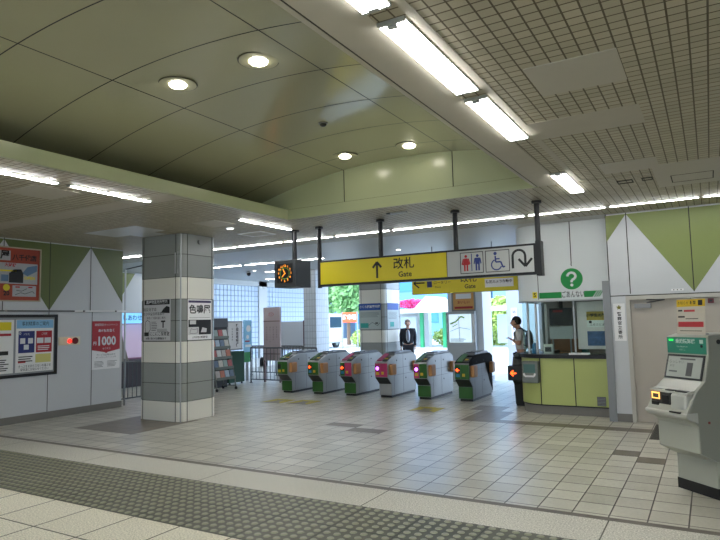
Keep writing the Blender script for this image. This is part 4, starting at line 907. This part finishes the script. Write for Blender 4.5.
# side cheek
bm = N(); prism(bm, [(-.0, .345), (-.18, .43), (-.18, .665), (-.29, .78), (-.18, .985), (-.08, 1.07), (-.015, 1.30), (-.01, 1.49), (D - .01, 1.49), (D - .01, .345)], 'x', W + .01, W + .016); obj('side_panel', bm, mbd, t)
bm = B((.0, W, -.028, -.018, 1.315, 1.47)); h_ = obj('header_panel', bm, mat('machine_green', '#2f7f6a', .4), t)
F = Face((0, -.028, 1.315), '-y'); bm = N(); F.text(bm, '乗越精算機', .23, .115, .048, bold=.001); F.text(bm, 'Fare Adjustment', .19, .065, .02); F.text(bm, 'のりこし', .19, .035, .018); F.rect(bm, .40, .44, .10, .135); obj('lettering', bm, mat('pale_print', '#b9cfc4', .5), h_)
bm = N(); F.rect(bm, .03, .08, .12, .134, 0, .003); obj('green_lamp', bm, mat('led_green', '#20ff50', emit=1.0), h_)
bm = N(); F.disc(bm, .42, .075, .014); obj('lock', bm, ink, h_)
# screen plane from (-.09,1.07) to (-.025,1.30)
sl = math.atan2(.23, .065)
sm = Matrix.Translation((0, -.092, 1.075)) @ Matrix.Rotation(sl, 4, 'X')
F = Face((0, 0, 0), None, sm)
bm = N(); F.rect(bm, .01, W - .01, .0, .235, 0, .008); obj('screen_bezel', bm, charcoal, t)
bm = N(); F.rect(bm, .03, W - .03, .015, .215, .008, .010); scn = obj('screen', bm, mat('screen_face', '#8e938c', .25, emit=.12), t)
bm = N(); F.text(bm, 'いらっしゃい', .12, .16, .038, d=.011); F.text(bm, 'ませ', .09, .12, .03, d=.011); F.rect(bm, .27, .34, .03, .16, .010, .0115); lines_ = 0
F.rect(bm, .18, .36, .185, .20, .010, .0115); F.rect(bm, .06, .16, .06, .075, .010, .0115); obj('screen_print', bm, dgrey, scn)
# tray area
bm = N(); prism(bm, [(-.20, .965), (-.275, .955), (-.275, .975), (-.19, .995), (-.09, 1.075), (-.09, 1.05)], 'x', .0, W); obj('upper_tray', bm, mat('machine_tray', '#b4b6ae', .4), t, bevel=.004)
bm = B((.20, .30, -.272, -.20, .975, .986), (.32, .45, -.272, -.20, .975, .987)); obj('card_bay', bm, charcoal, t)
bm = B((.05, .14, -.265, -.225, .976, .986)); obj('coin_slot_plate', bm, steel, t)
bm = N(); prism(bm, [(-.20, .80), (-.29, .80), (-.285, .955), (-.20, .965)], 'x', .27, W - .01); obj('coin_pocket', bm, mat('machine_tray'), t, bevel=.02)
bm = B((.02, .26, -.275, -.20, .80, .955)); rc = obj('recess_panel', bm, mat('recess_dark', '#3a3b38', .5), t)
F = Face((0, -.275, .80), '-y'); bm = N()
for q in ((.03, .13, .135, .15), (.03, .13, .085, .095), (.03, .04, .085, .15), (.12, .13, .085, .15)): F.rect(bm, *q, 0, .006)
obj('lit_slot_frame', bm, mat('amber_glow', '#ffc46a', emit=.7), rc)
bm = N(); F.rect(bm, .17, .24, .05, .13, 0, .012); F.rect(bm, .03, .12, .02, .06, 0, .010); obj('note_slot', bm, black, rc)
bm = N(); prism(bm, [(-.19, .70), (-.30, .74), (-.325, .765), (-.325, .785), (-.30, .795), (-.19, .795)], 'x', -.02, W + .02); obj('front_lip', bm, mat('machine_tray'), t, bevel=.006)
bm = B((.30, .42, -.335, -.31, .787, .80)); obj('card_slot', bm, black, t)
bm = N(); cyl(bm, (W + .016, -.07, .70), .012, .005, 'x', 12); obj('side_lock', bm, mat('lock_red', '#8a3a34', .4), t)
bm = N(); cyl(bm, (W + .016, .10, 1.43), .022, .006, 'x', 14); obj('side_knob', bm, black, t)
t = thing('display_card', 'yellow, white and red display card standing on the fare machine', 'card', (-.372, 6.779, 1.50), R(-44), world=False)
sm = Matrix.Translation((.14, -.03, .0)) @ Matrix.Rotation(R(86), 4, 'X'); F = Face((0, 0, 0), None, sm)
bm = N(); F.rect(bm, 0, .34, .0, .34, 0, .004); obj('sheet', bm, mat('card_white', '#b9b3a6', .5), t)
bm = N(); F.rect(bm, 0, .34, .265, .335, .004, .005); obj('yellow_band', bm, mat('card_yellow', '#c4a41c', .5), t)
bm = N(); F.rect(bm, .02, .32, .07, .12, .004, .005); F.rect(bm, .09, .22, .215, .235, .004, .005); obj('red_band', bm, mat('card_red', '#b0343a', .5), t)
bm = N(); F.text(bm, 'お知らせ', .08, .30, .035, d=.0055); F.text(bm, '新型', .20, .30, .035, d=.0055, bold=.001); F.rect(bm, .26, .31, .275, .325, .005, .0058); F.rect(bm, .02, .07, .22, .235, .004, .0055); F.rect(bm, .02, .10, .16, .175, .004, .0055); F.rect(bm, .11, .26, .145, .152, .004, .0055); F.rect(bm, .04, .3, .03, .036, .004, .0055); obj('print', bm, ink, t)
obj('prop', B((.15, .47, -.03, .02, .0, .012)), lgrey, t)

# ------------------------------------------------------------------ people
def skin_mesh(name, pts, edges, m, parent, sub=2, root=0):
    bm = N(); lay = bm.verts.layers.skin.verify(); vs = []
    for i, (p, r_) in enumerate(pts):
        v = bm.verts.new(p); v[lay].radius = r_ if isinstance(r_, tuple) else (r_, r_); v[lay].use_root = (i == root); vs.append(v)
    for a, b in edges: bm.edges.new((vs[a], vs[b]))
    o = obj(name, bm, m, parent); md = o.modifiers.new('skin', 'SKIN'); md.use_smooth_shade = True
    s = o.modifiers.new('sub', 'SUBSURF'); s.levels = sub; s.render_levels = sub
    return o
def chain(pts): return pts, [(i, i + 1) for i in range(len(pts) - 1)]
def person(label, loc, rz, J, top, trousers, shirt, skin, hair, shoe, hairlen=0, extra=None, sleeves=True, jacket=None):
    """J holds joints in local coordinates; the figure faces -y"""
    t = thing('person', label, 'person', loc, rz, world=False)
    S = mat(skin[0], skin[1], .55)
    hip, chest, neck, head = J['hip'], J['chest'], J['neck'], J['head']
    pts = [(hip, (.15, .11)), (tuple((a + b) / 2 for a, b in zip(hip, chest)), (.14, .10)), (chest, (.17, .11)), (tuple(a * .25 + b * .75 for a, b in zip(chest, neck)), (.09, .07)), (neck, .055), (tuple(a * .5 + b * .5 for a, b in zip(neck, head)), .055)]
    edges = [(0, 1), (1, 2), (2, 3), (3, 4), (4, 5)]
    for s in ('L', 'R'):
        sh, el, wr = J['sh' + s], J['el' + s], J['wr' + s]; k = len(pts)
        pts += [(sh, .062), (el, .043), (wr, .028)]; edges += [(2, k), (k, k + 1), (k + 1, k + 2)]
        hp, kn, an, to = J['hp' + s], J['kn' + s], J['an' + s], J['to' + s]; k = len(pts)
        pts += [(hp, .085), (kn, .058), (an, .04), (to, .035)]; edges += [(0, k), (k, k + 1), (k + 1, k + 2), (k + 2, k + 3)]
    skin_mesh('body', pts, edges, S, t)
    # head with a face
    hx, hy, hz = head; bm = N(); ball(bm, (hx, hy, hz), .1, (.78, .95, 1.18), 24, 18)
    for v in bm.verts:
        if v.co.z < hz - .04: v.co.x = hx + (v.co.x - hx) * .86
    ball(bm, (hx, hy - .098, hz - .012), .018, (.8, 1.1, 1.4), 10, 8)
    for s in (-1, 1): ball(bm, (hx + s * .078, hy + .005, hz - .005), .022, (.4, .8, 1.2), 10, 8)
    hd = obj('head', bm, S, t, smooth=True)
    bm = N()
    for s in (-1, 1): ball(bm, (hx + s * .03, hy - .088, hz + .012), .010, (1.3, .6, .7), 10, 8)
    obj('eyes', bm, mat('eye_dark', '#1c1614', .3), hd, smooth=True)
    bm = N(); ball(bm, (hx, hy - .088, hz - .055), .018, (1.3, .5, .35), 12, 8); obj('mouth', bm, mat('lip', '#8d4f47', .5), hd, smooth=True)
    bm = N(); ball(bm, (hx, hy + .018, hz + .028), .107, (.84, .98, 1.02), 24, 18)
    for v in list(bm.verts):
        if v.co.z < hz + .035 and v.co.y < hy - .03 or v.co.z < hz - .055 - hairlen: bm.verts.remove(v)
    obj('hair', bm, mat(hair[0], hair[1], .7), hd, smooth=True)
    # clothes
    tp = mat(top[0], top[1], .75)
    pts = [(tuple(a + b for a, b in zip(hip, (0, 0, .0))), (.175, .13)), (tuple((a + b) / 2 for a, b in zip(hip, chest)), (.165, .125)), (chest, (.19, .13)), (tuple(a * .35 + b * .65 for a, b in zip(chest, neck)), (.10, .08))]
    edges = [(0, 1), (1, 2), (2, 3)]
    for s in ('L', 'R'):
        sh, el, wr = Vector(J['sh' + s]), Vector(J['el' + s]), Vector(J['wr' + s]); k = len(pts)
        if sleeves: pts += [(tuple(sh), .078), (tuple(el), .058), (tuple(el + (wr - el) * .88), .045)]; edges += [(2, k), (k, k + 1), (k + 1, k + 2)]
        else: pts += [(tuple(sh), .078), (tuple(sh + (el - sh) * .8), .06)]; edges += [(2, k), (k, k + 1)]
    skin_mesh(top[2], pts, edges, tp, t)
    if shirt:
        bm = N(); x, y, z = chest
        ball(bm, (x, y - .105, z - .06), .10, (.62, .55, 1.9), 16, 12); obj('shirt_front', bm, mat(shirt[0], shirt[1], .6), t, smooth=True)
        bm = N(); prism(bm, [(x - .018, z + .11), (x + .018, z + .11), (x + .028, z - .18), (x, z - .22), (x - .028, z - .18)], 'y', y - .172, y - .158); obj('tie', bm, mat('tie', '#7d8290', .6), t)
    pts = [(hip, (.165, .125))]; edges = []
    for s in ('L', 'R'):
        k = len(pts); an = Vector(J['an' + s]); kn = Vector(J['kn' + s])
        pts += [(J['hp' + s], .098), (J['kn' + s], .072), (tuple(kn + (an - kn) * .93), .058)]; edges += [(0, k), (k, k + 1), (k + 1, k + 2)]
    skin_mesh('trousers', pts, edges, mat(trousers[0], trousers[1], .8), t)
    for s in ('L', 'R'):
        an, to = Vector(J['an' + s]), Vector(J['to' + s])
        p, e = chain([((an.x, an.y + .04, .045), .045), ((an.x, an.y - .03, .05), .05), ((to.x, to.y, .035), (.045, .035))]); skin_mesh('shoe', p, e, mat(shoe[0], shoe[1], .4), t)
        # hand: palm, four fingers and a thumb
        wr = Vector(J['wr' + s]); el = Vector(J['el' + s]); d = (wr - el).normalized()
        side = Vector((1 if s == 'L' else -1, 0, 0)); n_ = d.cross(side).normalized(); w_ = n_.cross(d).normalized()   # w_ across palm... thickness n_
        fw = n_ if abs(d.z) > .6 else w_                                # fingers spread front to back when the arm hangs
        pc = wr + d * .055
        pts = [(tuple(wr), .024), (tuple(pc), (.034, .016))]; edges = [(0, 1)]
        for q, ln in ((-.030, .060), (-.010, .072), (.010, .066), (.029, .052)):
            k = len(pts); base = wr + d * .085 + fw * q; curl = (w_ if abs(d.z) > .6 else n_) * (-.012)
            pts += [(tuple(base), .0095), (tuple(base + d * ln * .5 + curl * .4), .0085), (tuple(base + d * ln + curl * 1.6), .007)]; edges += [(1, k), (k, k + 1), (k + 1, k + 2)]
        k = len(pts); b0 = wr + d * .035 + fw * -.034
        pts += [(tuple(b0), .011), (tuple(b0 + d * .035 - fw * .018), .010), (tuple(b0 + d * .065 - fw * .018), .008)]; edges += [(1, k), (k, k + 1), (k + 1, k + 2)]
        skin_mesh('hand', pts, edges, S, t, sub=1)
    return t
J1 = dict(hip=(0, 0, .92), chest=(0, 0, 1.28), neck=(0, -.01, 1.46), head=(0, -.03, 1.585), shL=(.185, 0, 1.39), elL=(.205, .03, 1.12), wrL=(.20, -.05, .88), shR=(-.185, 0, 1.39), elR=(-.205, .05, 1.12), wrR=(-.205, .02, .87),
          hpL=(.09, 0, .88), knL=(.10, -.10, .50), anL=(.09, -.02, .09), toL=(.10, -.17, .04), hpR=(-.09, 0, .88), knR=(-.10, .02, .49), anR=(-.10, .12, .10), toR=(-.11, -.02, .04))
person('person in a dark open jacket and white shirt walking towards the gates from outside', (-7.9, 16.35, 0), R(26), J1, ('jacket_dark', '#1e2028', 'jacket'), ('trousers_dark', '#22242c'), ('shirt_white', '#c9ced6'), ('skin_a', '#d0a48c'), ('hair_grey', '#84705f'), ('shoe_black', '#15151a'))
J2 = dict(hip=(0, 0, .94), chest=(0, -.02, 1.30), neck=(0, -.05, 1.48), head=(0, -.10, 1.59), shL=(.18, -.02, 1.40), elL=(.21, -.02, 1.13), wrL=(.07, -.17, 1.22), shR=(-.18, -.02, 1.40), elR=(-.21, -.02, 1.13), wrR=(-.05, -.18, 1.22),
          hpL=(.09, 0, .88), knL=(.10, -.02, .49), anL=(.10, .03, .09), toL=(.12, -.12, .04), hpR=(-.09, 0, .88), knR=(-.10, -.02, .49), anR=(-.10, .03, .09), toR=(-.12, -.12, .04))
person('person in a white shirt looking down at the hands beside the booth', (-3.50, 12.75, 0), R(-80), J2, ('shirt_cream', '#c6c3bd', 'shirt'), ('trousers_black', '#1c1d22'), None, ('skin_b', '#b98a70'), ('hair_black', '#16130f'), ('shoe_black', '#15151a'), sleeves=False)
ph = thing('phone', 'dark phone held in the hands of the person beside the booth', 'phone', (-3.50, 12.75, 0), R(-80), world=False)
obj('case', B((-.035, .035, -.315, -.24, 1.255, 1.265)), black, ph); obj('screen', B((-.032, .032, -.312, -.243, 1.265, 1.267)), dgrey, ph)
bk = thing('backpack', 'black backpack on the shoulders of the person beside the booth', 'backpack', (-3.50, 12.75, 0), R(-80), world=False)
bm = N(); ball(bm, (0, .165, 1.22), .17, (.85, .5, 1.25), 18, 14); obj('bag', bm, charcoal, bk, smooth=True)
for s in (-1, 1):
    p, e = chain([((s * .10, .12, 1.38), .018), ((s * .11, 0, 1.47), .018), ((s * .11, -.13, 1.38), .018), ((s * .12, -.12, 1.2), .016), ((s * .13, .10, 1.1), .016)]); skin_mesh('strap', p, e, black, bk, sub=1)
J3 = dict(J1)
person('person in blue far across the street under the canopy', (-16.95, 38.0, -.02), R(20), J3, ('blue_top', '#3f5d96', 'top'), ('trousers_blue', '#39507c'), None, ('skin_a', '#d0a48c'), ('hair_black', '#16130f'), ('shoe_black', '#15151a'))

# ------------------------------------------------------------------ outside
pave = tiled('street_paving', '#b8bdc0', '#b0b5b8', '#8e9498', .6, .6, .01, .6)
struct('floor.002', B((-70, 40, 15.75, 110, -.12, -.02)), pave)
struct('trim_29', B((-10.66, 9, 15.75, 16.1, CZ, CZ + .6)), mat('eave_grey', '#a9adb0', .5))
lw = mat('light_wall', '#c8ccce', .6)
# buildings
def building(label, x0, x1, y0, y1, h, m, rows, cols_, wm):
    t = thing('building', label, 'building', ((x0 + x1) / 2, y0, -.02)); obj('wall', B((x0, x1, y0, y1, -.02, h)), m, t)
    fx, fz = (x1 - x0) / cols_, (h - 1) / rows
    for i in range(cols_):
        for k in range(rows):
            f = obj('window', B((x0 + i * fx + fx * .12, x0 + (i + 1) * fx - fx * .12, y0 - .05, y0, .8 + k * fz + fz * .2, .8 + (k + 1) * fz - fz * .1)), wm, t)
    obj('parapet', B((x0 - .1, x1 + .1, y0 - .1, y1, h, h + .4)), grey, t)
bluegl = mat('blue_glass', '#3f7fae', .15, .2)
building('blue glass fronted building across the street above the bus canopy', -31, -17, 52, 60, 16, mat('bldg_blue', '#5f93bb', .5), 5, 6, bluegl)
building('blue grey office building left of the far pillar', -48, -33, 48, 58, 14, mat('bldg_grey', '#8ea6b8', .5), 5, 6, bluegl)
building('pale green blue building at the right of the exit view', -16, -2, 50, 58, 12, mat('bldg_teal', '#6fa2b0', .5), 4, 6, bluegl)
# canopy (bus shelter) with green posts
t = thing('bus_shelter', 'long white roofed shelter with green posts across the forecourt', 'shelter', (-13, 34, -.02))
obj('roof', B((-18.5, -9.0, 33, 36, 2.12, 2.36)), mat('canopy_white', '#dfe3e4', .5), t)
bm = N(); prism(bm, [(-15.5, 2.36), (-13.9, 2.36), (-14.7, 3.1)], 'y', 33, 36); obj('gable', bm, mat('canopy_white'), t)
for x in (-17.9, -15.45, -13.95, -11.6, -9.6): obj('post', B((x - .1, x + .1, 33.9, 34.1, -.02, 2.12)), mat('post_green', '#1d8c5c', .5), t)
for k, (x0, x1) in enumerate(((-17.6, -16.3), (-11.0, -10.2))): obj('side_screen', B((x0, x1, 35.0, 35.05, .2, 1.9)), mat('screen_white', '#c3d2d8', .4), t)
leaf = mat('leaf', '#86b574', .6, noise=.3, nscale=3); leaf2 = mat('leaf_light', '#b4cc74', .6, noise=.2, nscale=3); bark = mat('bark', '#6a5848', .8); pinkf = mat('pink_flower', '#d84a8a', .6)
def foliage(bm, c, s, n, leafsz=.18, seed=1):
    rnd = random.Random(seed)
    for i in range(n):
        while True:
            p = Vector([rnd.uniform(-1, 1) for _ in range(3)])
            if .3 < p.length < 1: break
        p = Vector((p.x * s[0], p.y * s[1], p.z * s[2])) + Vector(c); z = leafsz * rnd.uniform(.6, 1.3)
        a = Vector([rnd.uniform(-1, 1) for _ in range(3)]).normalized(); b = a.orthogonal().normalized(); c_ = a.cross(b)
        vs = [bm.verts.new(p + b * z * math.cos(q) + c_ * z * .6 * math.sin(q)) for q in (0, 1.57, 3.14, 4.71)]; bm.faces.new(vs)
def tree(label, x, y, h, r_, m, seed):
    t = thing('tree', label, 'tree', (x, y, -.02), 0); bm = N(); cyl(bm, (x, y, -.02), .16, h * .5, 'z', 10, r2=.09)
    rod(bm, (x, y, h * .35), (x + r_ * .5, y, h * .7), .05); rod(bm, (x, y, h * .35), (x - r_ * .5, y + .3, h * .72), .05); obj('trunk', bm, bark, t)
    bm = N(); foliage(bm, (x, y, h * .68), (r_, r_, h * .36), 1400, .2, seed); obj('crown', bm, m, t)
tree('bright green tree seen left of the pillar beyond the gates', -22.9, 37.5, 5.6, 1.2, leaf, 3)
tree('leafy tree at the left of the street view behind the van', -26.4, 40, 6.8, 1.5, leaf, 4)
tree('green tree right of the exit column by the shelter end', -8.6, 38.6, 5.6, 1.3, leaf, 5)
tree('low light green tree under the far right canopy', -11.9, 38.6, 3.0, .9, leaf2, 6)
for k, (x0, x1, y, lb) in enumerate(((-16.2, -13.6, 37.2, 'yellow green hedge behind the shelter, middle'), (-20.9, -19.0, 34.5, 'yellow green hedge near the parked van'), (-12.4, -10.8, 37.0, 'yellow green hedge at the right of the exit column'))):
    bm = N(); foliage(bm, ((x0 + x1) / 2, y, .55), ((x1 - x0) / 2, .5, .6), 900, .12, 20 + k); o = obj('hedge', bm, leaf2); tag(o, lb, 'hedge')
bm = N(); foliage(bm, (-17.1, 36.25, 2.74), (1.2, .25, .30), 700, .11, 40); o = obj('flower_bed', bm, pinkf); tag(o, 'pink flowers on top of the shelter roof', 'flowers')
# planter under the flowers
o = obj('planter', B((-18.3, -15.9, 36.02, 36.5, -.02, 2.40)), lw); tag(o, 'white wall planter carrying the pink flowers', 'planter')
# van
t = thing('van', 'white van parked on the street left of the far pillar', 'van', (-22.2, 31.1, -.02))
DX_, DY_ = -3.6, 3.1; k0 = set(bpy.data.objects)
vw = mat('van_white', '#d4d6d6', .3)
bm = N(); prism(bm, [(27.2, .3), (31.3, .3), (31.3, 2.2), (28.3, 2.25), (27.75, 1.3), (27.2, 1.1)], 'x', -19.5, -17.8); obj('body', bm, vw, t, bevel=.08)
bm = N(); prism(bm, [(27.73, 1.34), (28.24, 2.1), (28.22, 2.12), (27.70, 1.36)], 'x', -19.35, -17.95); obj('windscreen', bm, mat('car_glass', '#30404a', .1), t)
obj('side_window', B((-17.8, -17.79, 28.5, 29.4, 1.3, 2.0)), mat('car_glass'), t); obj('side_window', B((-17.8, -17.79, 29.6, 31.0, 1.3, 2.0)), mat('car_glass'), t)
for (x, y) in ((-19.45, 28.0), (-17.95, 28.0), (-19.45, 30.5), (-17.95, 30.5)):
    bm = N(); cyl(bm, (x - .1, y, .31), .33, .2, 'x', 20); w_ = obj('wheel', bm, black, t); bm = N(); cyl(bm, (x + .1, y, .31), .18, .01, 'x', 16); obj('hub', bm, steel, w_)
for hx_ in (-19.35, -18.25): bm = B((hx_, hx_ + .3, 27.17, 27.2, .75, .92)); obj('headlight', bm, mat('lens', '#cfd8dc', .1), t)
obj('bumper', B((-19.5, -17.8, 27.1, 27.25, .3, .55)), grey, t)
for o in set(bpy.data.objects) - k0:
    o.data.transform(Matrix.Translation((DX_, DY_, 0)))
t = thing('street_sign', 'orange street banner left of the far pillar', 'sign', (-19.5, 32, -.02))
obj('banner', B((-20.0, -18.95, 32, 32.06, 1.62, 2.25)), mat('banner_orange', '#e2552a', .5), t); obj('post', B((-20.06, -20.0, 32, 32.06, -.02, 2.3), (-18.95, -18.89, 32, 32.06, -.02, 2.3)), grey, t)
F = Face((-20, 32, 1.62), '-y'); bm = N(); F.text(bm, '駐車場', .52, .31, .32, bold=.01); obj('lettering', bm, paper, t)

for o in bpy.data.objects:
    if '_w' in o: del o['_w']
